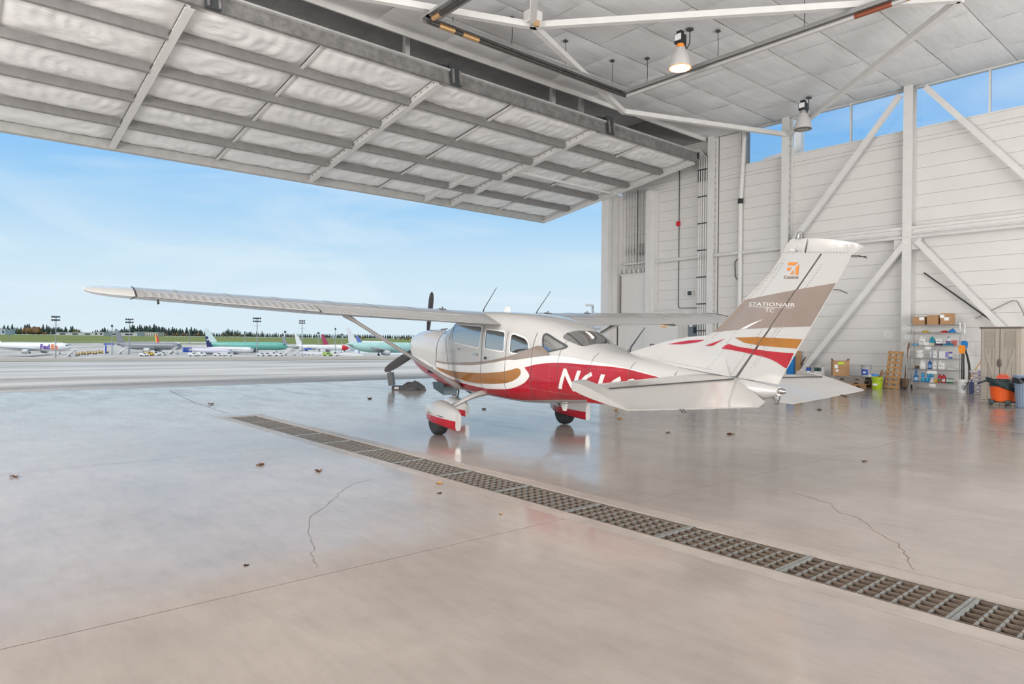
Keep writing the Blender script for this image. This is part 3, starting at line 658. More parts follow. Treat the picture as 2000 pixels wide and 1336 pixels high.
sidepaint([(-2.72, .97), (-2.4, .93), (-2.0, .885), (-1.7, .835), (-1.305, .785)]+[(u, body(u)[1]+.04) for u in frange(-1.305, -2.7, 12)], 'red_stripe', pred, .004)
def line(pts, wd, name='seam', m_=seamm, off=.007, sides=(1, -1), close=False, par=None):
    pts = [Vector(p) for p in pts]; n = len(pts)
    L_, R_ = [], []
    for i, p in enumerate(pts):
        a, c = (pts[i-1], pts[(i+1) % n]) if close else (pts[max(i-1, 0)], pts[min(i+1, n-1)])
        d = (c-a).normalized(); no = Vector((-d.y, d.x))*wd/2; L_.append(p+no); R_.append(p-no)
    for s_ in sides:
        q = MB(); idx = list(range(n))+([0] if close else [])
        rings = [[onside(L_[i].x, L_[i].y, s_, off), onside(R_[i].x, R_[i].y, s_, off)] for i in idx]
        q.loft(rings, 0, False, False); ab(q, name, m_, par or fus, recalc=False)
def dense(pts, st=.04):
    out = []
    for a, c in zip(pts, pts[1:]):
        a, c = Vector(a), Vector(c); k = max(1, int((c-a).length/st))
        out += [tuple(a.lerp(c, j/k)) for j in range(k)]
    return out+[tuple(pts[-1])]
framem = mat('window frame paint', (.70, .70, .70), .3)
for k, p in WIN.items():
    r = rnd(p); line(dense(r+[r[0]])[:-1], .022, 'window_frame', framem if 'quarter' not in k else darkgrey, .004, close=True)
line(dense([(-1.30, .56), (-1.30, 1.48)]), .012); line(dense([(-1.02, 1.44), (-.78, .83), (-.74, .60)]), .008); line(dense([(.225, 1.66), (.222, .66)]), .010)
line(dense([(-.78, .72), (.2, .76)]), .006); line(dense([(.905, 1.60), (.884, .68)]), .008); line(dense([(1.53, 1.62), (1.50, .70)]), .007)
for u in (2.05, 2.6, 3.2, 3.8): line(dense([(u, body(u)[3]-.05), (u, body(u)[1]+.05)]), .005)
line(dense([(-.80, 1.66), (-.88, 1.36)]), .02, 'door_post', framem, .008)
for s_ in (1, -1):
    ab(MB().box((.05, s_*.60, 1.20), (.12, .02, .035)), 'door_handle', alum); ab(MB().box((-.55, s_*.60, 1.24), (.16, .012, .02)), 'door_trim', alum)
    ab(MB().box((.36, s_*.60, 1.17), (.03, .02, .04)), 'latch', darkgrey)
def rivets(pts, step, s_, off, f=None):
    q = MB(); pts = [Vector(p) for p in pts]
    for a, c in zip(pts, pts[1:]):
        k = max(1, int((c-a).length/step))
        for j in range(k):
            p = a.lerp(c, j/k); P = (f or (lambda u, w: onside(u, w, s_, off)))(p.x, p.y); r = .005
            q.add([P+Vector(d)*r for d in ((1, 0, 0), (-1, 0, 0), (0, 1, 0), (0, -1, 0), (0, 0, 1), (0, 0, -1))], [(0, 2, 4), (2, 1, 4), (1, 3, 4), (3, 0, 4), (2, 0, 5), (1, 2, 5), (3, 1, 5), (0, 3, 5)])
    return q
for s_ in (1,):
    q = MB()
    for pl in ([(1.56, .98), (1.56, 1.17)], [(1.60, 1.02), (2.0, 1.0)], [(1.9, .86), (1.9, 1.23)], [(1.55, .86), (2.1, .86), (2.9, .93)], [(2.62, .84), (2.62, 1.26)], [(.25, .80), (.25, 1.3)], [(.88, .75), (.88, 1.28)], [(-.7, .72), (.2, .745)], [(1.9, 1.205), (3.1, 1.255)]):
        q2 = rivets(pl, .032, s_, .005); q.add(q2.v, q2.f)
    stuff(ab(q, 'rivets', alum, fus))
def lettermesh(txt, m_, u0, u1, w0, w1, mapf, name, par, shear=0, bold=0, st=.05):
    for s_ in (1, -1):
        me = textmesh(txt, 1, bold, shear, 0); b = bmesh.new(); b.from_mesh(me); bpy.data.meshes.remove(me)
        xs_ = [v.co.x for v in b.verts]; ys_ = [v.co.y for v in b.verts]; x0, x1, y0, y1 = min(xs_), max(xs_), min(ys_), max(ys_)
        for v in b.verts:
            a = (v.co.x-x0)/(x1-x0); a = a if s_ > 0 else 1-a
            v.co = (u0+(u1-u0)*a, w0+(w1-w0)*(v.co.y-y0)/(y1-y0), 0)
        bmesh.ops.remove_doubles(b, verts=b.verts, dist=1e-6); chop(b, st, st)
        decal(b, name, m_, lambda u, w: mapf(u, w, s_), par)
lettermesh('N6160H', mat('grey white lettering', (.66, .67, .66), .25, coat=.4), 2.06, 3.68, .92, 1.205, lambda u, w, s_: onside(u, w-.012*(u-2.06), s_, .0062), 'registration_lettering', fus, .32, .022)
# ---- cowling fittings, propeller
ab(MB().lathe([(.0, -.34), (.05, -.32), (.10, -.24), (.15, -.12), (.175, 0), (.175, .05)], 24, (-2.82, 0, 1.17), Matrix.Rotation(PI/2, 3, 'Y'), cap=False), 'spinner', pwhite, None, True)
blade_m = mat('charcoal propeller paint', (.035, .036, .042), .4)
for ang in (-4, 122, 236):
    a = math.radians(ang); rings = []
    for r, ch, th, tw in ((.10, .07, .05, 60), (.2, .12, .045, 50), (.4, .165, .03, 36), (.65, .165, .022, 27), (.85, .145, .015, 22), (.95, .11, .011, 20), (1.0, .04, .006, 19)):
        tw = math.radians(90-tw); dirr = Vector((0, math.sin(a), math.cos(a))); tg = Vector((0, math.cos(a), -math.sin(a))); ax = Vector((1, 0, 0)); cd_ = tg*math.sin(tw)+ax*math.cos(tw); nd = cd_.cross(dirr)
        rings.append([Vector((-2.86, 0, 1.17))+dirr*r+cd_*(ch/2*math.cos(2*PI*j/12))+nd*(th/2*math.sin(2*PI*j/12)) for j in range(12)])
    ab(MB().loft(rings), 'propeller_blade', blade_m, None, True)
for s_ in (1, -1):
    ab(MB().prism([(-1.75, .56), (-1.32, .60), (-1.30, .38), (-1.70, .45)], lambda a, b_, d: Vector((a, d*s_, b_)), .14, .40), 'cowl_flap', mat('dark teal grey metal', (.05, .075, .085), .35, .4))
    ab(MB().box((-2.79, s_*.2, 1.2), (.04, .22, .16)), 'air_inlet', black)
lv = MB()
for k in range(4): lv.box((-1.62+k*.055, .535, .80), (.02, .05, .11))
ab(lv, 'cowl_louvres', black)
ab(MB().tube([(-1.5, .12, .5), (-1.42, .12, .36)], .045, 12), 'exhaust_pipe', darkgrey)
ab(MB().tube([(-1.9, .06, 1.505), (-1.7, .3, 1.495), (-1.45, .33, 1.505)], .008, 6), 'oil_door', seamm)
# ---- wings
def foil(x, t): return 5*t*(.2969*math.sqrt(max(x, 0))-.126*x-.3516*x*x+.2843*x**3-.1015*x**4)
def wgeo(v):
    v = abs(v)
    le = -.98 if v < 2.95 else -.98+(v-2.95)*.085
    te = .66-.02*v if v < 3.1 else .60-(v-3.1)*.125
    wte = 1.665+.036*v+(0 if v < 3 else (v-3)*.016); tilt = .055*(1-v/7)
    return le, te, wte, tilt
def wsec(v, x0, x1, n=14, thk=.125, bump=0, defl=0, hx=.73):
    le, te, wte, tilt = wgeo(v); c = te-le; P = []
    def pt(x, s_):
        z = s_*foil(x, thk)*c+.02*c*math.sin(PI*min(x, 1))*1.2+(bump if .02 < (x-x0) < (x1-x0)*.97 else 0)*s_
        uu = le+x*c; ww = wte+tilt*(1-x)+z
        if defl:
            hu = le+hx*c; hwz = wte+tilt*(1-hx); du, dw = uu-hu, ww-hwz; uu, ww = hu+du*math.cos(defl)+dw*math.sin(defl), hwz+dw*math.cos(defl)-du*math.sin(defl)
        return Vector((uu, v, ww))
    xs_ = [x0+(x1-x0)*(1-math.cos(PI*i/(n-1)))/2 for i in range(n)] if x0 == 0 else frange(x0, x1, n-1)
    for x in xs_: P.append(pt(x, 1))
    for x in xs_[::-1]: P.append(pt(x, -1)-Vector((0, 0, 1e-4)))
    return P
finm = mat('fin paint', (.46, .455, .45), .16, 0, .03, 3, .012, 3, .6, coat=.6); tailm = mat('tailplane paint', (.40, .385, .37), .2, 0, .05, 3, .02, 3, .5, coat=.4)
wingm = mat('wing paint', (.36, .36, .36), .25, 0, .08, 3, .03, 2, .5, coat=.3)
for s_ in (1, -1):
    w_ = ab(MB().loft([wsec(s_*v, 0, .725) for v in (.56, 1.2, 2, 2.6, 2.95, 3.1, 3.6, 4.2, 4.7, 5.14)]), 'wing', wingm, None, True)
    ab(MB().loft([wsec(s_*v, .725, 1, 8) for v in (5.08, 5.14)]), 'wing_closure', wingm, w_)
    vs_ = frange(.6, 3.12, 118)
    ab(MB().loft([wsec(s_*v, .735, 1, 8, bump=(.007 if i % 2 else 0), defl=.0) for i, v in enumerate(vs_)]), 'flap', wingm, w_, True, ang=12)
    vs_ = frange(3.16, 5.08, 66)
    ab(MB().loft([wsec(s_*v, .735, 1, 8, bump=(.010 if i % 3 == 0 else 0), defl=-.02 if s_ > 0 else .10) for i, v in enumerate(vs_)]), 'aileron', wingm, w_, True, ang=12)
    tip = []
    for k in range(9):
        t_ = k/8; v = 5.15+.50*math.sin(t_*PI/2); sc = max(.03, math.cos(t_*PI/2)**.55)
        P = wsec(s_*v, 0, 1, 14); le, te, wte, tilt = wgeo(v); cu_ = te-(te-le)*.42; 
        sh = .05*t_*t_
        tip.append([Vector((cu_+(p.x-cu_)*(.25+.75*sc), p.y, wte+tilt*.5+(p.z-wte-tilt*.5)*sc+sh-.015*t_)) for p in P])
    ab(MB().loft(tip), 'wing_tip', pwhite, w_, True)
    tl = [wsec(s_*5.15, 0, 1, 14)]
    ab(MB().tube([p+Vector((0, s_*.002, (.002 if i < 14 else -.002))) for i, p in enumerate(tl[0][2:26])], .007, 6), 'tip_seam', black, w_)
    rib = MB()
    for v in (1.0, 1.6, 2.2, 2.8, 3.5, 4.1, 4.7):
        rib.tube([p+Vector((0, 0, .001)) for p in wsec(s_*v, .04, .72, 12)[:12]], .003, 4)
    ab(rib, 'lap_seams', seamm, w_)
    ab(MB().tube([(.5, s_*4.95, wgeo(4.95)[2]-.02), (.55, s_*4.95, wgeo(4.95)[2]-.06)], .012, 6), 'tie_down', black, w_)
    # strut
    a_, b_ = Vector((-.52, s_*.60, .66)), Vector((-.25, s_*2.52, 1.72)); d = (b_-a_).normalized(); cx_ = Vector((1, 0, 0)); cx_ = (cx_-d*cx_.dot(d)).normalized(); cy_ = d.cross(cx_)
    ab(MB().loft([[p+cx_*(.06*math.cos(2*PI*j/14))+cy_*(.025*math.sin(2*PI*j/14)) for j in range(14)] for p in (a_, b_)]), 'wing_strut', paint, None, True)
    ab(MB().loft([[p+cx_*(r*.5*math.cos(2*PI*j/14))+cy_*(.2*r*math.sin(2*PI*j/14)+.0) for j in range(14)] for p, r in ((a_-d*.12, .10), (a_-d*.04, .21), (a_+d*.16, .18), (a_+d*.26, .13))]), 'strut_fairing', paint, None, True)
    ab(MB().loft([[p+cx_*(r*.5*math.cos(2*PI*j/14))+cy_*(.2*r*math.sin(2*PI*j/14)) for j in range(14)] for p, r in ((b_-d*.15, .13), (b_+d*.02, .2))]), 'strut_cuff', paint, None, True)
ab(MB().loft([[p+Vector((0, 0, .004 if abs(v) < .5 else 0)) for p in wsec(v, 0, 1, 14)] for v in (-.62, -.4, 0, .4, .62)]), 'centre_section', wingm, None, True)
# ---- fin, rudder, tailplane
def plate(poly, h, name, m_, mp_, par=None, du=.09, dw=.08, smooth=True):
    b = fill(poly, du, dw); b.verts.index_update(); b.edges.index_update()
    n = len(b.verts); vs = [v.co.copy() for v in b.verts]; q = MB()
    V_ = [mp_(v.x, v.y, h(v.x, v.y)) for v in vs]+[mp_(v.x, v.y, -h(v.x, v.y)) for v in vs]; fs = []
    for f in b.faces:
        ix = [v.index for v in f.verts]; fs.append(tuple(ix)); fs.append(tuple(i+n for i in ix[::-1]))
    for e in b.edges:
        if e.is_boundary: i, j = e.verts[0].index, e.verts[1].index; fs.append((i, j, j+n, i+n))
    b.free(); q.add(V_, fs); return ab(q, name, m_, par, smooth)
def itp(T, w):
    if w <= T[0][0]: return T[0][1]
    for a, c in zip(T, T[1:]):
        if w <= c[0]: return a[1]+(c[1]-a[1])*(w-a[0])/(c[0]-a[0])
    return T[-1][1]
LEt = [(1.3, 3.75), (1.60, 3.93), (1.73, 4.03), (1.816, 4.15), (2.10, 4.44), (2.38, 4.745), (2.57, 4.875), (2.70, 4.93)]
TEt = [(1.3, 4.91), (1.45, 4.99), (2.213, 5.407), (2.536, 5.57), (2.60, 5.68), (2.72, 5.64)]
def finh(u, w):
    a, c = itp(LEt, w), itp(TEt, w); x = min(max((u-a)/(c-a), 0), 1); return max(.004, foil(x, .085)*(c-a)*(1 if w < 2.6 else max(.25, 1-(w-2.6)*5)))
FM = lambda u, w, d: Vector((u, d, w))
finp = [(3.75, 1.33)]+[(itp(LEt, w), w) for w in frange(1.4, 2.57, 14)]+[(4.915, 2.66), (4.96, 2.705), (5.03, 2.715), (5.135, 2.706), (5.128, 2.570), (5.283, 2.556), (5.073, 2.248), (4.815, 1.874), (4.44, 1.335)]
rudp = [(5.155, 2.702), (5.28, 2.694), (5.408, 2.675), (5.53, 2.652), (5.614, 2.632), (5.66, 2.614), (5.68, 2.602), (5.63, 2.575), (5.57, 2.536), (5.407, 2.213), (4.99, 1.45), (4.92, 1.312), (4.62, 1.322), (4.47, 1.325), (4.835, 1.874), (5.09, 2.244), (5.302, 2.553), (5.145, 2.560)]
fin = plate(finp, finh, 'tail_fin', finm, FM); rud = plate(rudp, finh, 'rudder', finm, FM)
dorp = [(2.78, 1.44), (3.1, 1.535), (3.41, 1.625), (3.75, 1.70), (4.03, 1.735), (4.17, 1.83), (4.4, 1.33), (3.5, 1.38)]
def dorh(u, w):
    top = itp([(2.78, 1.445), (3.41, 1.63), (4.03, 1.74), (4.2, 1.84)], u); bt = 1.38; s_ = min(max((top-w)/(top-bt+1e-6), 0), 1)
    return max(.006+.03*s_+.09*s_**2.4*min(1, (u-2.7)*1.2)*(1 if u < 3.8 else max(.3, 1-(u-3.8)*.9)), finh(u, w)+.001 if u > 3.9 else 0)
plate(dorp, dorh, 'dorsal_fin', finm, FM)
def fmap(u, w, s_, off=.003): return Vector((u, s_*(max(finh(u, w), dorh(u, w) if u < 4.2 and w < 1.84 else 0)+off), w))
def finpaint(poly, name, m_, off=.003):
    for part, clip in ((fin, -1), (rud, 1)):
        for s_ in (1, -1):
            b = fill(poly, .05, .05)
            # cut along the rudder hinge gap so that fin and rudder are painted apart
            n_ = Vector((.538, -.371, 0)).normalized(); n_ = Vector((n_.x, n_.y, 0))
            d = .006*clip
            bmesh.ops.bisect_plane(b, geom=b.verts[:]+b.edges[:]+b.faces[:], plane_co=(4.819+d, 1.874, 0), plane_no=(.8215*clip, -.570*clip, 0), clear_inner=True)
            if len(b.faces): decal(b, name, m_, lambda u, w: fmap(u, w, s_, off), part)
            else: b.free()
finpaint([(5.443, 2.29), (5.107, 2.234), (4.576, 2.137), (4.485, 2.125), (4.34, 1.985), (4.19, 1.84), (4.09, 1.775), (4.324, 1.80), (4.493, 1.825), (4.83, 1.858), (5.222, 1.89)], 'taupe_band', ptaupe)
finpaint([(4.41, 1.735), (4.7, 1.757), (5.148, 1.764), (5.095, 1.672), (4.724, 1.673), (4.532, 1.689)], 'copper_band', pgold)
finpaint(sm([(4.255, 1.611), (4.334, 1.662), (4.45, 1.645), (4.652, 1.633), (4.91, 1.624), (5.07, 1.628)], 3)+[(5.003, 1.478)]+sm([(4.985, 1.478), (4.825, 1.551), (4.539, 1.591), (4.255, 1.611)], 3)[:-1], 'red_band', pred)
finpaint(sm([(3.453, 1.598), (3.763, 1.662), (4.03, 1.69)], 3)+[(3.88, 1.647), (3.673, 1.612)], 'red_flash', pred)
finpaint([(4.017, 1.622), (4.166, 1.672), (4.288, 1.715), (4.253, 1.695), (4.126, 1.627)], 'red_flash', pred)
finpaint([(4.473, 1.824), (4.614, 1.893), (4.742, 1.939), (4.633, 1.884), (4.541, 1.834)], 'white_flash', pwhite, .0045)
lg = mat('orange emblem', (.62, .20, .02), .3)
for p in ([(4.964, 2.487), (5.068, 2.485), (5.038, 2.456), (4.964, 2.458)], [(5.082, 2.468), (5.078, 2.367), (5.047, 2.368), (5.05, 2.437)], [(4.96, 2.437), (5.009, 2.436), (4.979, 2.408), (4.959, 2.406)], [(5.025, 2.414), (5.024, 2.371), (4.992, 2.371)]):
    for s_ in (1, -1): decal(fill(p, .03, .03), 'emblem', lg, lambda u, w: fmap(u, w, s_, .004), fin)
lettermesh('Cessna', mat('dark brown lettering', (.13, .06, .03), .4), 4.93, 5.082, 2.331, 2.361, lambda u, w, s_: fmap(u, w, s_, .004), 'lettering', fin, 0, .01)
lettermesh('STATIONAIR', pwhite, 4.553, 5.065, 2.064, 2.10, lambda u, w, s_: fmap(u, w, s_, .0055), 'lettering', fin, .1, 0)
lettermesh('TC', pwhite, 4.752, 4.852, 2.005, 2.043, lambda u, w, s_: fmap(u, w, s_, .0055), 'lettering', fin, .1, 0)
for s_ in (1, -1): decal(fill([(4.56, 2.055), (5.05, 2.055), (5.05, 2.052), (4.56, 2.052)], .05, .05), 'underline', pwhite, lambda u, w: fmap(u, w, s_, .0055), fin)
for f_ in (fin, rud):
    q = MB()
    for pl, on in (([(4.90, 2.585), (5.12, 2.585)], fin), ([(5.17, 2.575), (5.56, 2.555)], rud), ([(4.13, 1.40), (4.92, 2.50)], fin), ([(4.62, 1.45), (5.32, 2.48)], rud), ([(4.40, 1.36), (4.76, 1.88)], fin), ([(4.66, 1.46), (4.98, 1.93)], rud), ([(4.12, 1.72), (4.93, 2.54)], fin), ([(3.4, 1.42), (4.2, 1.38)], fin)):
        if on is f_: q2 = rivets(pl, .028, 1, 0, lambda u, w: fmap(u, w, 1, .003)); q.add(q2.v, q2.f)
    stuff(ab(q, 'rivets', alum, f_))
ab(MB().lathe([(.045, -.01), (.045, .0), (.032, .005), (.032, .03), (.022, .05), (.005, .058)], 16, (5.05, 0, 2.72)), 'beacon', glassmat('clear beacon', (.85, .85, .85), .3), None, True)
ab(MB().tube([(5.0, .05, 2.60), (5.04, .06, 2.595)], .012, 8).tube([(5.03, .06, 2.597), (5.10, .12, 2.605), (5.19, .22, 2.615)], [.006, .005, .004], 6), 'whisker_antenna', pwhite)
for w, dw_ in ((2.53, -.03), (2.52, -.005), (2.23, -.035)):
    u = itp(TEt, w); ab(MB().tube([(u, 0, w), (u+.07, .01, w-.003), (u+.15, .02, w+dw_)], .004, 5), 'static_wick', black)
WST = 1.292
def droop(v): return math.radians(23-15*min(1, max(0, (v-.2)/1.75)))
for s_ in (1, -1):
    sk = (lambda v: 0) if s_ > 0 else (lambda v: -.15*v); SMp = lambda u, v, d: Vector((u+sk(v), s_*v, WST-.034*v+d))
    sh_ = lambda u, v: max(.006, foil(min(max((u-(3.9+.2*v/1.9))/(4.98-(3.9+.2*v/1.9)), 0), 1), .085)*1.0)
    st_ = plate([(3.90, .05), (3.96, .3), (4.1, 1.55), (4.13, 1.74), (4.17, 1.79), (4.5, 1.79), (4.5, .05)], sh_, 'tailplane', tailm, SMp)
    def em(u, v, d):
        du, dw_ = u-4.5, d; DR = droop(v); return Vector((4.5+sk(v)+du*math.cos(DR)+dw_*math.sin(DR), s_*v, WST-.034*v+dw_*math.cos(DR)-du*math.sin(DR)))
    el = plate([(4.514, .16), (4.514, 1.81), (4.17, 1.81), (4.14, 1.85), (4.15, 1.93), (4.2, 1.97), (4.96, 1.99), (4.97, 1.9), (4.97, .30), (4.90, .12), (4.7, .10)], sh_, 'elevator', tailm, em)
    ab(MB().tube([em(4.507, v, .6*sh_(4.5, v)+.022) for v in frange(.16, 1.80, 12)], .006, 6), 'hinge_gap', black, st_)
    for k in (.5, .62): ab(MB().tube([em(4.97, 1.2+k*.3, 0), em(5.03, 1.22+k*.3, -.01)], .004, 5), 'static_wick', black, el)
    ab(MB().tube([em(4.60, .2, -.05), em(4.88, .7, -.03)], .008, 6), 'trim_rod', alum, el)
ab(MB().lathe([(.012, 0), (.028, .01), (.03, .05), (.022, .075), (.005, .085)], 16, (4.92, 0, 1.25), Matrix.Rotation(PI/2, 3, 'Y')), 'tail_light', glassmat('tail light lens', (.8, .75, .7), .3), None, True)
ab(MB().loft([ring(u) for u in (4.80, 4.86, 4.93, 4.935)]), 'tail_cone', paint, None, True)
ab(MB().tube([(4.88, 0, 1.2), (4.9, 0, 1.12), (4.93, 0, 1.12), (4.95, 0, 1.2)], .006, 6), 'tie_down_ring', darkgrey)
# ---- antennas
for u, v in ((.12, .52), (.05, -.52)):
    ab(MB().tube([(u, v, 1.86), (u+.02, v, 1.9), (u+.36, v, 2.22)], [.014, .008, .005], 6), 'whip_antenna', darkgrey)
ab(MB().tube([(2.80, 0, 1.44), (2.84, 0, 1.52), (3.06, 0, 1.77)], [.028, .012, .005], 6), 'whip_antenna', darkgrey)
ab(MB().prism([(-.1, 1.86), (.05, 1.86), (.03, 1.95), (-.02, 1.95)], lambda a, b_, d: Vector((a, d, b_)), -.02, .02), 'blade_antenna', pwhite)
for u, v in ((-.3, 1.0), (-.3, -1.0), (-.35, -1.9)):
    zt_ = max(p.z for p in wsec(v, 0, .725)); ab(MB().box((u, v, zt_), (.1, .08, .02)).tube([(u, v, zt_), (u, v, zt_+.04)], .01, 6), 'fuel_cap', darkgrey)
ab(MB().tube([(3.15, 0, 1.52), (3.17, 0, 1.575), (3.22, 0, 1.58), (3.25, 0, 1.55)], .007, 6), 'lift_handle', black)
ab(MB().prism([(1.52, .63), (1.62, .64), (1.6, .54), (1.56, .54)], lambda a, b_, d: Vector((a, d, b_)), -.02, .02), 'belly_antenna', pwhite)
ab(MB().loft([[onside(u, w, 1, o_) for u, w, o_ in ((uu, .86-.02, .0), (uu, .885, h_), (uu, .80, h_*1.2), (uu, .77, 0))] for uu, h_ in ((2.45, .005), (2.5, .03), (2.68, .032), (2.72, .03))]), 'air_scoop', pred, None)
ab(MB().loft([[onside(u, w, 1, .006) for u, w in ((uu, a), (uu, c))] for uu, a, c in ((2.47, .83, .80), (2.6, .855, .80), (2.75, .865, .80), (2.86, .86, .82), (2.92, .845, .835))], 0, False, False), 'scoop_opening', black, None, recalc=False)
# ---- undercarriage
def pant(u0, v0, w0, ln, hw, ht, name):
    rings = []; n = 28
    for k in range(23):
        t = k/22; x = u0-ln*.42+ln*t
        s_ = min(1, (t+.012)/.42)**.42 if t < .8 else 1-.22*((t-.8)/.2)**2
        zc = w0+(.02*(1-t)); up_ = ht*.56*s_*(1 if t < .5 else 1-.25*(t-.5)*2); dn = ht*.37*min(1, s_*1.3); hh = hw*s_*(1 if t < .5 else 1-.62*((t-.5)/.5)**1.6)
        rr = []
        for j in range(n):
            th = 2*PI*j/n; c, s2 = math.cos(th), math.sin(th); e = 2.6 if s2 > 0 else 3.6
            rr.append(Vector((x, v0+hh*math.copysign(abs(c)**(2/e), c), zc+(up_ if s2 > 0 else dn)*math.copysign(abs(s2)**(2/e), s2))))
        rings.append(rr)
    q = MB().loft(rings)
    for i in range(22*n):
        if i//n >= 5 and math.sin(2*PI*((i % n)+.5)/n) < -.10: q.m[i] = 1
    return ab(q, name, [paint, pred], None, True)
def tyre(u, v, w, R, wd):
    p = [(R*.5, -wd*.5), (R*.8, -wd*.55), (R*.95, -wd*.42), (R, -wd*.2), (R, wd*.2), (R*.95, wd*.42), (R*.8, wd*.55), (R*.5, wd*.5)]
    t = ab(MB().lathe(p, 32, (u, v, w), Matrix.Rotation(PI/2, 3, 'X')), 'tyre', rubber, None, True)
    ab(MB().lathe([(R*.5, -wd*.4), (R*.5, wd*.4)], 20, (u, v, w), Matrix.Rotation(PI/2, 3, 'X')), 'hub', alum, t)
for s_ in (1, -1):
    v_ = 1.17 if s_ > 0 else -1.27; uw = -.02 if s_ > 0 else -.12
    tyre(uw+.07, v_, .205, .205, .16)
    p = pant(uw+.10, v_, .30, 1.0, .155, .37, 'wheel_fairing')
    ab(MB().tube([(-.12+uw+.1, v_+s_*.143, .34), (.1+uw, v_+s_*.152, .335), (.45+uw, v_+s_*.132, .33)], .006, 6), 'fairing_seam', seamm, p)
    ab(MB().tube([(.16, s_*.42, .625), (.15, s_*.56, .60), (.13, s_*.68, .56), (.03+uw*.5, v_-s_*.12, .36), (uw, v_-s_*.04, .25)], [.05, .048, .04, .032, .03], 10), 'gear_leg', paint, None, True)
    ab(MB().tube([(.02, v_-s_*.22, .40), (.0, v_-s_*.12, .30)], .012, 6), 'brake_hose', darkgrey)
tyre(-1.66, 0, .065, .165, .12); pant(-1.66, 0, .12, .86, .135, .31, 'nose_wheel_fairing')
ab(MB().tube([(-1.62, 0, .56), (-1.64, 0, .3)], .032, 10), 'nose_strut', alum, None, True)
ab(MB().tube([(-1.60, 0, .48), (-1.5, 0, .42), (-1.53, 0, .30), (-1.62, 0, .29)], .014, 6), 'torque_link', darkgrey)
# ---- seats seen through the windows
for u in (-.05, .95):
    for v in (.25, -.25):
        se = ab(MB().loft([[Vector((u+x+.12*(z-.95), v+a*.2*sc, z)) for a, x in ((-1, -.05), (1, -.05), (1, .05), (-1, .05))] for z, sc in ((.85, .9), (1.15, 1), (1.32, .9), (1.38, .5), (1.48, .42), (1.5, .3))]), 'seat', cabinm, None, True)
        ab(MB().box((u-.2, v, .86), (.45, .4, .12)), 'seat_cushion', cabinm, se)
ab(MB().box((-1.0, 0, 1.3), (.12, .9, .24)), 'instrument_panel', black)
# ============================================================ STORED GOODS ALONG THE RIGHT WALL
def wt(name, label, cat, x, y, z=0, group=None, rz=0): return thing(name, label, cat, (x, y, z), -PI/2+rz, group)
wood = mat('pine pallet wood', (.52, .30, .14), .85, 0, .3, 5, .2, 20); greywood = mat('weathered pallet wood', (.40, .35, .31), .9, 0, .3, 5, .2, 20)
def pallet(label, x, y, z, m_, rz=0, grp='stacked pallets'):
    t = wt('wooden_pallet', label, 'pallet', x, y, z, grp, rz)
    for k in range(3): MB().prism([(-.5, 0), (-.34, 0), (-.30, .04), (-.2, .04), (-.16, 0), (.16, 0), (.2, .04), (.3, .04), (.34, 0), (.5, 0), (.5, .09), (-.5, .09)], lambda a, b_, d: Vector((a, d, b_)), .05+k*.44, .09+k*.44).build('stringer', m_, t)
    for k in range(7): MB().box((0 if k % 2 else .003, .05+k*.147, .101), (1.02, .10, .022)).build('board', m_, t)
    return t
px_, py_ = 23.0, 9.62
pallet('orange pine pallet at the bottom of the pallet stack by the green bucket', px_, py_, 0, wood)
pallet('weathered grey pallet in the middle of the pallet stack', px_, py_+.06, .113, greywood, .03)
pallet('weathered grey pallet on top of the stack, under the carton and pail', px_+.02, py_+.03, .226, greywood, -.03)
for k in range(5):
    tag(MB().box((px_+.2, py_+.42-k*.2, .345), (.30, .19, .012)).build('slab_board', greywood), 'thin grey board lying across the top pallet, %s from the left' % ['first', 'second', 'third', 'fourth', 'fifth'][k], 'board', 'loose boards on the pallet stack')
def carton(label, x, y, z, w, d, h, rz=0, flaps=False, labels=(), tape=True):
    t = wt('cardboard_box', label, 'box', x, y, z, None, rz)
    MB().bb((-w/2, 0, 0), (w/2, d, h)).build('carton', cardboard, t)
    if tape: MB().bb((-w/2-.001, d*.5-.025, h*.6), (w/2+.001, d*.5+.025, h+.002)).build('tape', cardedge, t)
    for a, b_, c, e in labels: MB().bb((a, -.003, b_), (a+c, .001, b_+e)).build('paper_label', paper, t)
    if flaps:
        for k in (-1, 1): MB().box((k*w*.48, d/2, h+.03), (.012, d, .1), 0, Matrix.Rotation(k*.5, 3, 'Y')).build('flap', cardboard, t)
    return t
bx = carton('large open cardboard box with a blue panel on the pallet stack', 23.05, 9.92, .352, .50, .45, .50, .55, True, ((-.20, .25, .1, .12), (-.16, .14, .08, .07)))
MB().bb((.2502, .05, .06), (.253, .42, .36)).build('blue_panel', mat('navy print', (.04, .07, .17), .6), bx); MB().bb((-.1, -.004, .39), (.08, .001, .46)).build('green_sticker', mat('lime sticker', (.45, .75, .02), .6), bx)
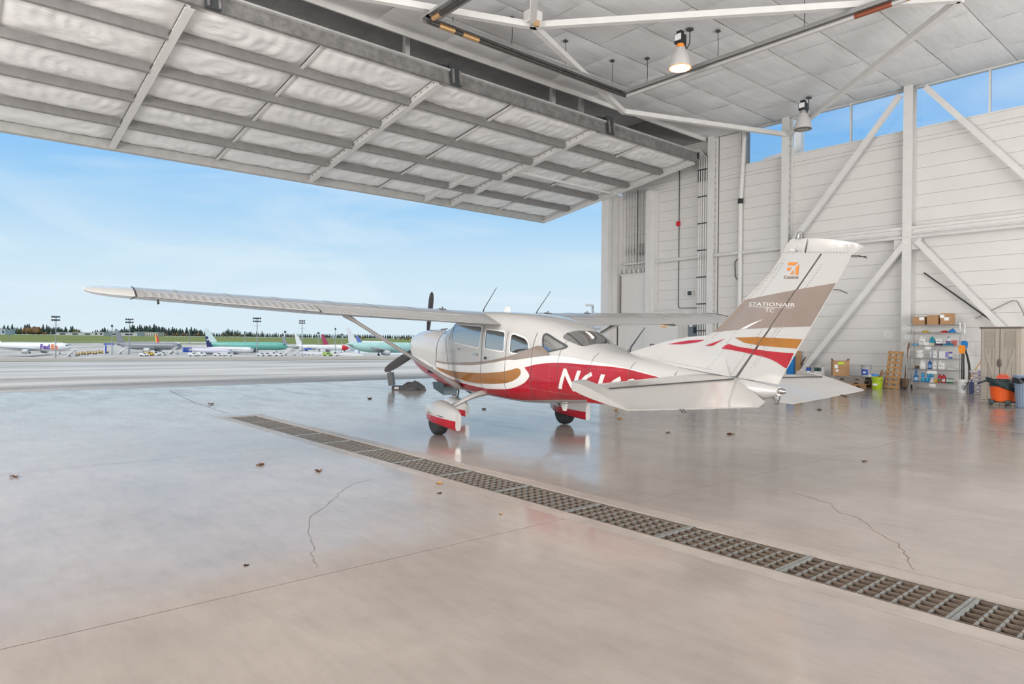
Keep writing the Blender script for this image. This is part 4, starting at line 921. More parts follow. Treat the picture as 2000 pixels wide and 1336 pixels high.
def pail(name, label, x, y, z, r, h, body_, lab=None, labcol=None, lid=False, handle=True, cat='bucket'):
    t = wt(name, label, cat, x, y, z)
    MB().lathe([(r*.86, 0), (r*.88, .01), (r*.98, h*.82), (r*1.04, h*.83), (r*1.04, h*.88), (r, h*.89), (r*1.02, h), (r*.96, h), (r*.84, .03)], 28, cap=True).build('body', body_, t, True)
    if lid: MB().lathe([(r*1.05, h*.96), (r*1.05, h+.02), (r*.9, h+.025), (r*.88, h+.012), (.01, h+.012)], 28).build('lid', lid, t, True)
    if labcol:
        q = MB()
        def fn(u, v):
            a = -PI/2+(u-.5)*1.5; z_ = h*(.2+.5*v); rr = r*(.88+.1*z_/(h*.82))+.003; return Vector((rr*math.cos(a), rr*math.sin(a), z_))
        q.grid(fn, 10, 2); q.build('label', labcol, t, True)
        q = MB(); q.grid(lambda u, v: fn(.3+.4*u, .3+.3*v)*1.0+Vector((0, -.002, 0)), 6, 1); q.build('label_band', paper, t, True)
    if handle: MB().tube([(r*1.04*math.cos(a*PI/10), -abs(r*1.06*math.sin(a*PI/10))*.9, h*.82-.06*math.sin(a*PI/10)) for a in range(11)], .004, 6).build('handle', galv, t)
    return t
bluelab = mat('blue label', (.02, .08, .42), .5)
pail('paint_pail', 'grey plastic pail with a blue label standing on the pallet stack', 23.05, 9.12, .352, .155, .36, mat('grey pail plastic', (.42, .43, .44), .4), None, bluelab, mat('grey pail lid', (.30, .31, .31), .4))
tag(MB().box((23.0, 9.02-.12, .40), (.12, .22, .07)).bb((22.935, 8.80, .37), (22.94, 9.0, .43)).build('small_carton', paper), 'small flat white carton at the right end of the pallet stack', 'box')
gb = pail('green_bucket', 'lime green bucket full of scrap wood beside the leaning pallet', 22.9, 8.72, 0, .165, .38, mat('lime plastic', (.40, .55, .01), .35), None, None)
MB().bb((-.07, -.168, .1), (.07, -.155, .17)).build('label', paper, gb); MB().bb((-.15, -.10, .22), (-.11, -.09, .28)).build('mark', ink, gb)
tag(MB().beam((22.92, 8.86, .26), (23.0, 8.52, .52), .06, .03).beam((22.9, 8.66, .30), (22.98, 8.60, .60), .05, .03).build('scrap_wood', mat('red brown wood', (.28, .12, .05), .8)), 'two offcuts of reddish wood sticking out of the lime bucket', 'wood')
tag(MB().lathe([(.02, .40), (.11, .41), (.10, .46), (.02, .47)], 14, (22.93, 8.80, 0)).build('blue_cup', mat('bright blue plastic', (.02, .22, .7), .4)), 'bright blue plastic tub top inside the lime bucket', 'tub')
pail('white_pail', 'pale pail with a blue label between lime bucket and leaning pallet', 23.35, 8.80, 0, .15, .36, mat('lavender white plastic', (.60, .60, .68), .4), None, bluelab)
# pallet leaning on end
t = wt('leaning_pallet', 'pale wooden pallet standing on end against the column, gaps showing the wall', 'pallet', 23.2, 8.42, 0)
tl_ = Matrix.Rotation(-.16, 3, 'X') @ Matrix.Rotation(.05, 3, 'Y')
for x in (-.18, .0, .18): q = MB().box((x, .05, .62), (.05, .09, 1.22), 0); q.v = [tuple(tl_ @ Vector(v)) for v in q.v]; q.build('stringer', wood, t)
for k in range(8):
    q = MB().box((0, -.005, .06+k*.158), (.43, .018, .088)); q.v = [tuple(tl_ @ Vector(v)) for v in q.v]; q.build('board', wood, t)
# shovel and broom
t = wt('shovel', 'upright garden shovel with a brown steel blade against the column', 'shovel', 23.42, 8.1, 0)
MB().tube([(0, .02, .30), (.0, .30, 1.45)], .018, 8).build('handle', mat('dark shovel handle', (.25, .12, .05), .6), t)
MB().tube([(0, .33, 1.30), (0, .35, 1.50)], .022, 8).build('grip', wood, t)
MB().grid(lambda u, v: Vector(((u-.5)*.27*(1-.25*(1-v)**3), -.03+.05*v-.05*(1-(2*u-1)**2), v*.34)), 10, 8).build('blade', mat('rusty shovel blade', (.17, .13, .10), .7, .4, .4, 12), t, True)
t = wt('push_broom', 'thin dark broom handle leaning beside the shovel', 'broom', 23.3, 8.02, 0)
MB().tube([(-.03, .02, .02), (-.1, .4, 1.35)], .013, 8).build('handle', mat('brown broom handle', (.18, .07, .03), .6), t); MB().box((-.03, .02, .04), (.05, .25, .07)).build('head', black, t)
# ---- wire shelving
SX, SY = 23.42, 7.32; SW, SD = 1.46, .46; SZ = [.25, .655, 1.005, 1.40, 1.795, 2.045]
t = wt('wire_shelving', 'six tier chrome wire shelving unit on castors beside the column', 'shelving', SX, SY)
for x in (-SW/2, SW/2):
    for y in (0, SD):
        MB().tube([(x, y, .13), (x, y, 2.09)], .013, 8).build('post', chrome, t)
        c_ = MB().lathe([(.02, -.012), (.052, -.014), (.055, 0), (.052, .014), (.02, .012)], 16, (x, y, .055), Matrix.Rotation(PI/2, 3, 'Y')).build('castor', black, t, True); MB().box((x, y, .11), (.045, .04, .06)).build('fork', galv, c_)
for z in SZ:
    q = MB()
    for y in (0, SD):
        q.tube([(-SW/2, y, z), (SW/2, y, z)], .004, 6); q.tube([(-SW/2, y, z-.035), (SW/2, y, z-.035)], .004, 6)
        q.tube([(-SW/2+SW*i/24, y, z-.035*(i % 2)) for i in range(25)], .003, 5)
    for x in (-SW/2, SW/2): q.tube([(x, 0, z), (x, SD, z)], .005, 6); q.tube([(x, 0, z-.035), (x, SD, z-.035)], .004, 6)
    for k in range(30): x = -SW/2+SW*(k+.5)/30; q.tube([(x, 0, z+.002), (x, SD, z+.002)], .0025, 4)
    q.build('wire_shelf', chrome, t)
for x in (-SW/2, SW/2): MB().tube([(x, .02, .5), (x, SD-.02, 1.9)], .003, 5).build('side_wire', chrome, t)
for px, z in ((1812.5, 1.37), (1821, .62), (1822, .22)):
    y = onX(px, 700, SX).y; MB().box((SY-y, -.012, z-.05), (.17 if z != .62 else .27, .004, .09)).build('price_label', paper, t)
def sy(px): return onX(px, 700, SX+.15).y
def onshelf(px0, px1, i): return (sy((px0+px1)/2), abs(sy(px0)-sy(px1)), SZ[i]+.005)
for (a, b_, h, lab, lb) in ((1783, 1808, .255, 'left of the three cardboard boxes on the top shelf, with a white label', ((.02, .14, .14, .1),)), (1811, 1835, .295, 'plain cardboard box in the middle of the top shelf', ()), (1837, 1862, .345, 'tallest cardboard box on the right of the top shelf, two labels', ((-.17, .2, .12, .1), (-.05, .12, .12, .1)))):
    y, w, z = onshelf(a, b_, 5); carton(lab, SX+.04, y, z, w-.03, .36, h, .06 if a == 1837 else 0, False, lb)
def cloth(label, px0, px1, i, h, col, name='cloth', cat='cloth', dx=.08):
    y, w, z = onshelf(px0, px1, i); ph = random.uniform(0, 50)
    def fn(u, v):
        e = math.sin(PI*u)**.6*math.sin(PI*v)**.6
        return Vector((SX+dx+(v-.5)*.22+.11, y+(u-.5)*w, z+.004+h*e*(.7+.5*noise.noise(Vector((u*4+ph, v*3, 0))))))
    return tag(MB().grid(fn, 16, 10).build(name, col, None, True), label, cat)
yel = mat('yellow fabric', (.62, .45, .06), .9); redc = mat('red fabric', (.55, .03, .03), .9); bluec = mat('blue fabric', (.02, .20, .55), .9); teal = mat('teal fabric', (.01, .22, .36), .9); whitec = mat('white fabric', (.75, .75, .72), .9)
cloth('folded yellow cloth on the second shelf from the top', 1799, 1814, 4, .09, yel); cloth('crumpled red cloth on the second shelf from the top', 1836, 1851, 4, .08, redc); cloth('blue cloth bundle on the second shelf beside the right post', 1852, 1865, 4, .16, bluec)
t = tag(MB().tube([(SX+.34, sy(1796), SZ[4]+.045), (SX+.34, sy(1858), SZ[4]+.05)], .035, 10).build('paper_roll', paper), 'long white paper roll at the back of the second shelf', 'roll')
cloth('pale blue glove bag at the left of the third shelf', 1780, 1794, 3, .09, mat('pale blue plastic', (.10, .36, .66), .5)); cloth('teal rags spread at the right of the third shelf', 1842, 1864, 3, .09, teal, dx=0); cloth('white cloth lying flat on the fifth shelf', 1849, 1865, 1, .07, whitec)
cloth('cyan plastic bag bundle standing on the third shelf', 1810, 1826, 3, .34, mat('cyan plastic', (.03, .38, .52), .4), dx=.16)
def jug(label, px0, px1, i, h, col, labcol=None, dx=.06, cap=None):
    y, w, z = onshelf(px0, px1, i); t = wt('plastic_jug', label, 'jug', SX+dx, y, z); d = w*.8
    q = MB(); rings = []
    for zz, sc, ox in ((0, .94, 0), (.02, 1, 0), (h*.55, 1, 0), (h*.68, .86, 0), (h*.80, .55, -.12*w), (h*.90, .3, -.2*w), (h*.94, .26, -.2*w)):
        rings.append([Vector((ox+w*.5*sc*math.copysign(abs(math.cos(a))**.55, math.cos(a)), d*.5+d*.5*sc*math.copysign(abs(math.sin(a))**.55, math.sin(a)), zz)) for a in [2*PI*j/20 for j in range(20)]])
    q.loft(rings).build('body', col, t, True)
    MB().tube([(-.12*w, d*.5, h*.86), (.1*w, d*.5, h*.93), (.3*w, d*.5, h*.86), (.36*w, d*.5, h*.66)], w*.075, 8).build('handle', col, t, True)
    MB().lathe([(w*.15, 0), (w*.15, h*.08)], 12, (-.2*w, d*.5, h*.93)).build('cap', cap or whiteplas, t)
    if labcol: MB().bb((-w*.36, -.002, h*.14), (w*.36, .004, h*.48)).build('label', labcol, t); MB().bb((-w*.26, -.004, h*.34), (w*.26, -.001, h*.40)).build('print', ink, t)
def bottle(label, px0, px1, i, h, col, capc, labcol=None, dx=.06, name='bottle', cat='bottle', group=None, x=None):
    y, w, z = onshelf(px0, px1, i); r = w/2; t = wt(name, label, cat, SX+dx+r, y, z, group)
    MB().lathe([(r*.9, 0), (r, .01), (r, h*.62), (r*.8, h*.74), (r*.38, h*.84), (r*.36, h*.92)], 18).build('body', col, t, True); MB().lathe([(r*.42, h*.9), (r*.42, h)], 12).build('cap', capc, t)
    if labcol: MB().lathe([(r+.002, h*.15), (r+.002, h*.52)], 18, cap=False).build('label', labcol, t, True)
    return t
def can(label, px0, px1, z, h, cols, dx, group, name='can'):
    y = sy((px0+px1)/2); r = abs(sy(px0)-sy(px1))/2; t = wt(name, label, 'can', SX+dx+r, y, z, group)
    MB().lathe([(r*.95, 0), (r, .006), (r, h*.9), (r*.8, h*.93)], 16).build('body', cols[0], t, True); MB().lathe([(r+.0015, h*.25), (r+.0015, h*.75)], 16, cap=False).build('label', cols[1], t, True); MB().lathe([(r*.8, h*.92), (r*.75, h), (r*.1, h)], 16).build('top', cols[2], t, True)
jug('white jug with dark print at the left of the third shelf', 1794, 1807, 3, .30, whiteplas, paper, .1)
for a, b_, h, lab in ((1807, 1817, .09, 'low white carton on the left of the third shelf'), (1817, 1827, .07, 'low beige carton beside the white one on the third shelf'), (1830, 1841, .2, 'white and purple carton in the middle of the third shelf')):
    y, w, z = onshelf(a, b_, 3); c_ = MB().bb((SX+.02, y-w/2+.005, z), (SX+.2, y+w/2-.005, z+h)); o = tag(c_.build('small_carton', paper if h != .07 else mat('beige card', (.62, .56, .46), .8)), lab, 'box')
    if h == .2: MB().bb((SX+.017, y-w/2+.004, z), (SX+.201, y+w/2-.004, z+.06)).build('purple_base', mat('dark purple print', (.05, .02, .07), .6), o); MB().bb((SX+.016, y-.05, z+.12), (SX+.02, y+.05, z+.135)).build('print', ink, o)
bottle('clear bottle with purple label right of centre on the third shelf', 1847, 1855, 3, .27, mat('milky bottle', (.7, .7, .74), .3), black, mat('purple label', (.16, .12, .32), .5), .14)
y, w, z = onshelf(1857, 1865, 3); tag(MB().bb((SX+.2, y-.07, z), (SX+.3, y+.06, z+.16)).build('small_carton', mat('red print card', (.62, .16, .14), .7)), 'red and white carton behind the teal rags', 'box')
pail('white_tub', 'short white plastic tub on the fourth shelf', SX+.17, sy(1795.5), SZ[2]+.005, .135, .24, whiteplas, handle=True, cat='tub')
bottle('clear bottle with dark blue cap on the fourth shelf', 1816, 1822, 2, .28, mat('clear grey bottle', (.58, .62, .70), .25), bluelab, None, .08)
jug('white jug with a red spot on the fourth shelf', 1823, 1833, 2, .27, whiteplas, paper, .05, bluelab); jug('white jug half hidden behind the red-spot jug', 1829, 1838, 2, .27, mat('offwhite plastic', (.68, .68, .66), .4), None, .2, bluelab)
y, w, z = onshelf(1836, 1854, 2); o = tag(MB().bb((SX+.03, y-w/2, z), (SX+.25, y+w/2, z+.215)).build('white_carton', paper), 'white carton with a violet stripe on the fourth shelf', 'box'); MB().bb((SX+.027, y-w/2+.01, z+.03), (SX+.031, y-w/2+.07, z+.2)).build('violet_stripe', mat('violet print', (.25, .20, .62), .6), o)
for k in range(4): can(['leftmost', 'second', 'third', 'rearmost'][k]+' blue spray can with red cap by the right post, fourth shelf', 1855+k*2.3-(4 if k == 3 else 0), 1858+k*2.3-(4 if k == 3 else 0), SZ[2]+.005, .2, (mat('can blue', (.02, .15, .50), .35), whiteplas, redc), .02+.08*(k == 3), 'red capped spray cans')
jug('plain white jug on the fifth shelf', 1797, 1809, 1, .29, whiteplas, None, .06)
bottle('bottle of deep blue fluid on the fifth shelf', 1813, 1821, 1, .29, mat('deep blue fluid', (.01, .08, .28), .2), mat('grey cap', (.4, .42, .46), .4), mat('pale blue label', (.20, .32, .55), .5), .06)
jug('white jug with printed label in the middle of the fifth shelf', 1822, 1832, 1, .28, whiteplas, paper, .08); jug('larger white jug with dark stripe on the fifth shelf', 1833, 1847, 1, .30, whiteplas, paper, .04)
y = sy(1791); q = MB(); q.tube([(SX+.2, y-.05, SZ[1]+.03), (SX+.2, y+.07, SZ[1]+.03)], .03, 8); q.tube([(SX+.2, y-.05, SZ[1]+.08), (SX+.2, y+.07, SZ[1]+.08)], .02, 8); tag(q.build('pipe_fittings', rust), 'small rusty fittings at the left of the fifth shelf', 'fitting')
bluep = mat('strong blue plastic', (.01, .14, .38), .3)
t = bottle('blue spray bottle with long neck at the left of the bottom shelf', 1785, 1795, 0, .26, bluep, bluep, mat('white blue label', (.35, .5, .65), .5), .06, 'spray_bottle'); MB().tube([(0, 0, .24), (0, 0, .36), (-.03, 0, .41), (-.07, 0, .40)], [.03, .03, .025, .012], 8).build('trigger', bluep, t, True)
bl = (mat('sky blue can', (.01, .22, .55), .3), mat('can label cyan', (.02, .32, .50), .35), mat('can top silver', (.6, .62, .64), .3))
cg = 'blue cans on the bottom shelf'
for k, x in enumerate((1801, 1809, 1815.5)): can(['left', 'middle', 'right'][k]+' blue can in the lower layer on the bottom shelf', x, x+7, SZ[0]+.005, .15, bl, .03, cg)
for k, x in enumerate((1801, 1812, 1818)): can(['left', 'middle', 'right'][k]+' blue can stacked in the upper layer on the bottom shelf', x, x+6.4, SZ[0]+.158, .15, bl, .05, cg)
y = sy(1823); o = tag(MB().lathe([(.07, 0), (.012, .15), (.004, .16)], 16, (SX+.04, y, SZ[0]+.005)).build('glue_cone', mat('pinkish white plastic', (.7, .64, .62), .5), None, True), 'white cone-shaped bottle in front of the blue cans', 'bottle')
bottle('small yellow bottle beside the red jugs', 1827, 1833, 0, .12, mat('golden yellow plastic', (.70, .42, .02), .4), yel, None, .04)
for a, lab in ((1833.5, 'left red jug with a green label on the bottom shelf'), (1841.5, 'right red jug with a white label on the bottom shelf')): jug(lab, a, a+8.5, 0, .26, mat('red jug plastic', (.45, .005, .02), .35), mat('green label', (.06, .24, .11), .5) if a < 1840 else paper, .04, black)
gc = (mat('green can', (.02, .25, .10), .35), paper, mat('can top silver', (.6, .62, .64), .3))
for x, lab in ((1850.5, 'left'), (1857.5, 'right')): can('%s green and white can by the right post, bottom shelf' % lab, x, x+6.5, SZ[0]+.005, .16, gc, .03, 'green cans on the bottom shelf')
# papers on the wall and column
for px, py, w, h, lab in ((1735, 654, .27, .24, 'white notice sheet taped to the wall left of the column'), (1771, 659, .14, .13, 'small notice stuck on the column above the shovel')):
    xx = WX-.004 if w > .2 else 24.215; P = onX(px, py, xx); o = tag(MB().bb((xx-.003, P.y-w/2, P.z-h/2), (xx, P.y+w/2, P.z+h/2)).build('notice', paper), lab, 'notice')
    for k in range(5): MB().bb((xx-.0045, P.y-w*.35+random.uniform(0, .05), P.z-h*.3+k*h*.14), (xx-.003, P.y+w*.3, P.z-h*.28+k*h*.14)).build('print', mat('grey print', (.35, .36, .42), .8), o)
# snow brushes in a bucket
bk = pail('brush_bucket', 'white bucket holding snow brushes right of the shelving', 23.15, 6.42, 0, .175, .41, mat('bucket white', (.72, .71, .69), .4)); MB().bb((.02, -.172, .12), (.1, -.16, .24)).build('print', mat('grey print', (.35, .36, .42), .8), bk)
for k, (dx, top, col, lab) in enumerate(((-.06, 1.22, mat('orange brush', (.85, .28, .01), .6), 'black pole with an orange brush head in the white bucket'), (0, 1.2, mat('orange brush', (.85, .28, .01), .6), 'second black pole behind the orange brush head'), (.10, 1.35, bluec, 'curved black pole with a blue brush head in the white bucket'), (.14, 1.3, bluec, 'outermost curved black pole right of the blue head'))):
    t = wt('snow_brush', lab, 'brush', 23.15, 6.42, 0); bow = .0 if k < 2 else .09
    pts = [(dx*.6+bow*math.sin(PI*j/8)-(.0 if k < 2 else .06*(j/8)), .04*k, .05+(top-.05)*j/8) for j in range(9)]
    MB().tube(pts, .019 if k < 2 else .016, 8).build('pole', black, t, True)
    if k in (0, 2): MB().loft([[Vector((pts[-1][0]+a*w_, pts[-1][1]+b_*.04, top+zz)) for a, b_ in ((-1, -1), (1, -1), (1, 1), (-1, 1))] for zz, w_ in ((-.05, .05), (.02, .075), (.14, .085), (.2, .05))]).build('head', col, t)
# sacks
sackm = mat('white woven sack', (.66, .62, .64), .6, 0, .12, 6, .3, 9)
for k in range(6):
    t = wt('ice_melt_sack', 'white and purple sack beside the cabinet, %s from the floor' % ['lowest', 'second', 'third', 'fourth', 'fifth', 'sixth'][k], 'sack', 23.1-.03*k, 5.95, .01+k*.115, 'sacks stacked beside the cabinet', .08*((k % 3)-1))
    def fn2(u, v):
        a = 2*PI*u; e = abs(math.sin(PI*v))**.35
        return Vector(((v-.5)*.62, .22+.20*e*math.copysign(abs(math.cos(a))**.8, math.cos(a)), .057+.056*e*math.copysign(abs(math.sin(a))**.8, math.sin(a))))
    MB().grid(fn2, 20, 12).build('sack', sackm, t, True); MB().bb((-.05, .015, .05), (.14, .03, .085)).build('print', mat('purple print', (.10, .06, .22), .6), t)
t = wt('long_scraper', 'wooden handled scraper leaning over the sacks', 'scraper', 23.05, 6.1, 0, None); MB().tube([(-.10, -.05, .45), (.12, .3, 1.05)], .018, 8).build('handle', wood, t); MB().tube([(-.22, -.2, .1), (-.1, -.05, .45)], .012, 8).build('blade', black, t)
tag(MB().box((23.0, 6.165, .17), (.12, .09, .34)).tube([(23.0, 6.165, .34), (23.0, 6.16, .41)], .02, 8).build('dark_container', mat('dark navy plastic', (.02, .03, .10), .5)), 'dark navy container at the foot of the sacks', 'container')
# ---- resin cabinet
res = mat('beige resin', (.40, .36, .31), .6, 0, .05, 5); resd = mat('beige resin groove', (.10, .085, .07), .8); brown = mat('dark brown resin', (.13, .10, .085), .5)
t = thing('storage_cabinet', 'tall beige resin storage cabinet with a dark brown top behind the orange vacuum', 'cabinet', (20.15, 4.80, 0), -PI/2-.16)
MB().bb((-.44, .02, .03), (.44, .55, 1.84)).build('carcass', res, t); MB().bb((-.46, -.02, 1.84), (.46, .58, 1.885)).build('top', brown, t); MB().bb((-.46, -.02, 0), (.46, .57, .035)).build('base', res, t)
for s_ in (-1, 1):
    d_ = MB().bb((s_*.006, -.012, .05), (s_*.40, .02, 1.83)).build('door', res, t)
    for a, c in ((.015, .095), (.345, .40)): MB().bb((s_*a, -.024, .05), (s_*c, -.012, 1.83)).build('stile', res, d_)
    for k in range(9): MB().box((s_*.22, -.016, 1.36+k*.05), (.24, .014, .036), 0, Matrix.Rotation(.35, 3, 'X')).build('louvre', res, d_)
    for k in range(2): MB().bb((s_*(.175+k*.085)-.004, -.0135, .06), (s_*(.175+k*.085)+.004, -.011, 1.32)).build('groove', resd, d_)
    MB().beam((s_*.32, -.018, 1.30), (s_*.13, -.018, .62), .055, .016, (0, 1, 0)).beam((s_*.13, -.018, .62), (s_*.11, -.018, .08), .055, .016, (0, 1, 0)).build('diagonal_batten', res, d_)
MB().loft([[Vector((.055*sc*math.cos(2*PI*j/20), y_, .98+.11*sc*math.sin(2*PI*j/20))) for j in range(20)] for y_, sc in ((-.01, 1), (-.03, 1), (-.045, .75))]).build('handle', brown, t, True)
# ---- wet vacuum and bin
t = thing('shop_vacuum', 'orange wet and dry vacuum with a coiled black hose', 'vacuum', (19.25, 4.52, 0), -PI/2)
ov = mat('orange drum plastic', (.78, .11, .015), .35); teald = mat('dark teal black plastic', (.012, .03, .035), .4)
MB().lathe([(.22, .09), (.235, .1), (.265, .44), (.27, .46), (.25, .46)], 32).build('drum', ov, t, True)
MB().lathe([(.275, .45), (.275, .5), (.24, .55), (.17, .58), (.16, .62), (.02, .64)], 28).build('motor_head', teald, t, True)
MB().loft([[Vector((a*.11*sc, b_*.08*sc, z)) for a, b_ in ((-1, -1), (1, -1), (1, 1), (-1, 1))] for z, sc in ((.60, 1.1), (.68, 1.0), (.70, .8))]).build('red_cap', mat('red orange cap', (.75, .06, .01), .4), t)
MB().tube([(-.09, 0, .68), (-.06, 0, .73), (.06, 0, .73), (.09, 0, .68)], .015, 8).build('carry_handle', ov, t)
MB().bb((-.16, -.17, .54), (-.05, -.14, .60)).build('badge', mat('badge blue white', (.35, .48, .65), .5), t)
hp = []
for i in range(66):
    a = i/66*2*PI*2.6+2.6; r = .30+.015*math.sin(a*1.3); zc = .46+.035*(i/66*2.6)-.13*math.cos(a-.3)*1.0
    hp.append((r*math.cos(a), r*math.sin(a), zc-.03))
hs = MB().tube(hp, .032, 12).build('hose', teald, t, True)
MB().tube([(-.16, -.1, .60), (-.28, -.16, .58), (-.40, -.18, .53), (-.47, -.18, .49)], [.028, .025, .02, .024], 10).build('wand', teald, t, True)
for a in range(5):
    an = a*2*PI/5+.3; x, y = .27*math.cos(an), .27*math.sin(an); MB().loft([[Vector((x+p*.05, y+q_*.05, z)) for p, q_ in ((-1, -1), (1, -1), (1, 1), (-1, 1))] for z in (.06, .13)]).build('foot', teald, t); MB().lathe([(.035, -.015), (.035, .015)], 14, (x*1.08, y*1.08, .036), Matrix.Rotation(PI/2, 3, 'X')).build('castor', black, t)
MB().lathe([(.215, .07), (.225, .095)], 24).build('base_ring', teald, t)
t = thing('waste_bin', 'blue grey ribbed waste bin with a black bag at the right edge', 'bin', (18.95, 3.98, 0), -PI/2)
bb_ = mat('blue grey bin plastic', (.21, .28, .37), .45)
n_ = 48; MB().loft([[Vector(((r+(.006 if j % 2 else 0))*math.cos(2*PI*j/n_), (r+(.006 if j % 2 else 0))*math.sin(2*PI*j/n_), z)) for j in range(n_)] for r, z in ((.205, 0), (.215, .02), (.25, .66))]).build('drum', bb_, t)
MB().lathe([(.255, .645), (.275, .655), (.275, .73), (.262, .74), (.255, .70)], 32, cap=False).build('rim', bb_, t, True)
def bagf(u, v):
    a = 2*PI*u; r = .284+.010*math.sin(a*13+v*4)+.008*noise.noise(Vector((u*30, v*5, 0))); return Vector((r*math.cos(a), r*math.sin(a), .56+.12*v+.012*math.sin(a*7)))
MB().grid(bagf, 90, 6).build('bag', mat('black bin bag', (.01, .01, .012), .25), t, True)
tag(MB().tube([onX(1805, 533, 24.5), onX(1936, 626, 24.3)], .022, 8).build('black_pole', black), 'thin black pole leaning on the wall under the brace', 'pole')
tag(MB().tube([onX(1905, 622, 24.4), onX(1935, 607, 24.4), onX(1962, 594, 24.4), onX(1978, 587, 24.4), onX(1986, 588, 24.4), onX(1996, 605, 24.4), onX(2010, 640, 24.4)], .018, 8).build('air_hose', mat('grey hose', (.28, .28, .27), .5), None, True), 'looped grey hose hanging from the right end of the wall', 'hose')
for px, y0, w, col, lab in ((1579, .0, .13, bluelab, 'blue can on the floor below the brace foot'), (1594, 0, .12, mat('dark green tin', (.02, .07, .06), .4), 'dark green tin left of the pallet stack'), (1601, 0, .12, mat('dark green tin', (.02, .07, .06), .4), 'second dark green tin nearest the pallet stack'), (1607, 0, .10, whiteplas, 'narrow white bottle against the pallet stack')):
    P = onX(px, 740, 23.9); t = wt('paint_tin', lab, 'tin', 23.9, P.y, .0, 'tins by the pallets'); hgt = .55 if 'bottle' not in lab else .6
    MB().lathe([(w*.6, 0), (w*.62, hgt), (w*.55, hgt+.01)], 16).build('body', col, t, True); MB().lathe([(w*.63, hgt*.55), (w*.63, hgt*.8)], 16, cap=False).build('label', paper, t, True); MB().lathe([(w*.55, hgt+.01), (w*.5, hgt+.03)], 14).build('lid', galv, t)
tag(MB().tube([onZ(1545, 742)+Vector((0, 0, .02)), onX(1573, 698, 23.9)], .02, 8).build('dark_bar', darkgrey), 'dark pry bar leaning behind the rudder', 'bar')
tag(MB().bb((24.2, onX(1543, 720, 24.2).y-.12, 0), (24.35, onX(1543, 720, 24.2).y+.12, 1.0)).build('blue_box', bluec), 'tall blue box half hidden behind the rudder', 'box')
tag(MB().bb((24.36, 11.95, 0), (24.4, 12.3, 1.15)).build('plywood_sheet', wood), 'narrow plywood sheet behind the rudder', 'sheet')
HEAD0 = math.atan2(RT.y, RT.x)
# ---- on the floor near the nose
t = thing('equipment_case', 'open black plastic case standing near the propeller', 'case', onZ(777, 761), HEAD0)
MB().bb((-.14, -.2, 0), (.12, .2, .11)).build('tray', black, t); MB().box((-.19, .0, .30), (.13, .40, .36), 0, Matrix.Rotation(-.14, 3, 'Y')).build('lid', darkgrey, t); MB().bb((-.06, -.208, .03), (.06, -.2, .09)).build('label', mat('silver label', (.5, .5, .52), .3), t); MB().tube([(-.21, -.1, .47), (-.235, -.1, .53), (-.235, .1, .53), (-.21, .1, .47)], .012, 6).build('handle', black, t)
P = onZ(807, 762)
def lump(u, v):
    a = 2*PI*u; e = math.sin(PI*v*.5); r = .30*max(.02, math.cos(PI*v*.5))**.7*(1+.3*noise.noise(Vector((math.cos(a)*2, math.sin(a)*2, v*2))))
    return P+Vector((r*1.25*math.cos(a), r*math.sin(a), .20*e*(1+.5*noise.noise(Vector((math.cos(a)*3, math.sin(a)*3, 5+v*3))))))
t = tag(MB().grid(lump, 30, 10).build('tool_bag', mat('dark grey canvas', (.075, .075, .08), .8, 0, .4, 8, .5, 12), None, True), 'crumpled dark grey canvas bag beside the open case', 'bag')
# fallen leaves
lm = [mat('dry brown leaf', (.14, .06, .03), .8), mat('dry orange leaf', (.45, .22, .04), .8), mat('dark leaf', (.05, .03, .025), .8)]
def leaf(px, py, s_, m_, lab):
    P = onZ(px, py); rot = random.uniform(0, 6)
    def fn(u, v):
        x = (u-.5); w = math.sin(PI*u)**.7*.35*(1+.35*math.sin(9*PI*u)); y = (2*v-1)*w
        return Vector((x*s_, y*s_, s_*(.05+.9*y*y+.35*x*x+.08*math.sin(7*u+5*v))))
    o = MB().grid(fn, 10, 4).build('fallen_leaf', m_, None, True); o.location = P; o.rotation_euler = (0, 0, rot); tag(o, lab, 'leaf', 'fallen leaves on the floor'); return o
for px, py, s_, k, lab in ((28, 932, .10, 0, 'curled brown leaf at the far left of the floor'), (508, 909, .10, 0, 'upturned brown leaf in front of the drain head'), (622, 921, .10, 0, 'brown leaf in pieces right of the upturned one'), (859, 945, .07, 1, 'orange leaf just left of the drain'), (858, 964, .05, 2, 'dark crumb of leaf below the orange leaf'), (412, 790, .14, 2, 'dark leaf beyond the drain head'), (722, 779, .15, 2, 'dark pointed leaf in front of the propeller'), (1427, 849, .12, 0, 'brown leaf on the floor below the tail light'), (1203, 802, .12, 1, 'orange leaf under the tailplane'), (1210, 818, .12, 1, 'second orange leaf under the tailplane'), (945, 800, .12, 2, 'dark leaf between the main wheels'), (1600, 801, .12, 2, 'dark leaf beyond the right elevator tip'), (1688, 902, .08, 0, 'brown leaf on the open floor at right'), (978, 1005, .04, 1, 'tiny orange leaf lying on the drain'), (1305, 846, .1, 0, 'reddish leaf in front of the left elevator'), (481, 1105, .04, 2, 'small black crumb near the floor joint')):
    leaf(px, py, s_, lm[k], lab)
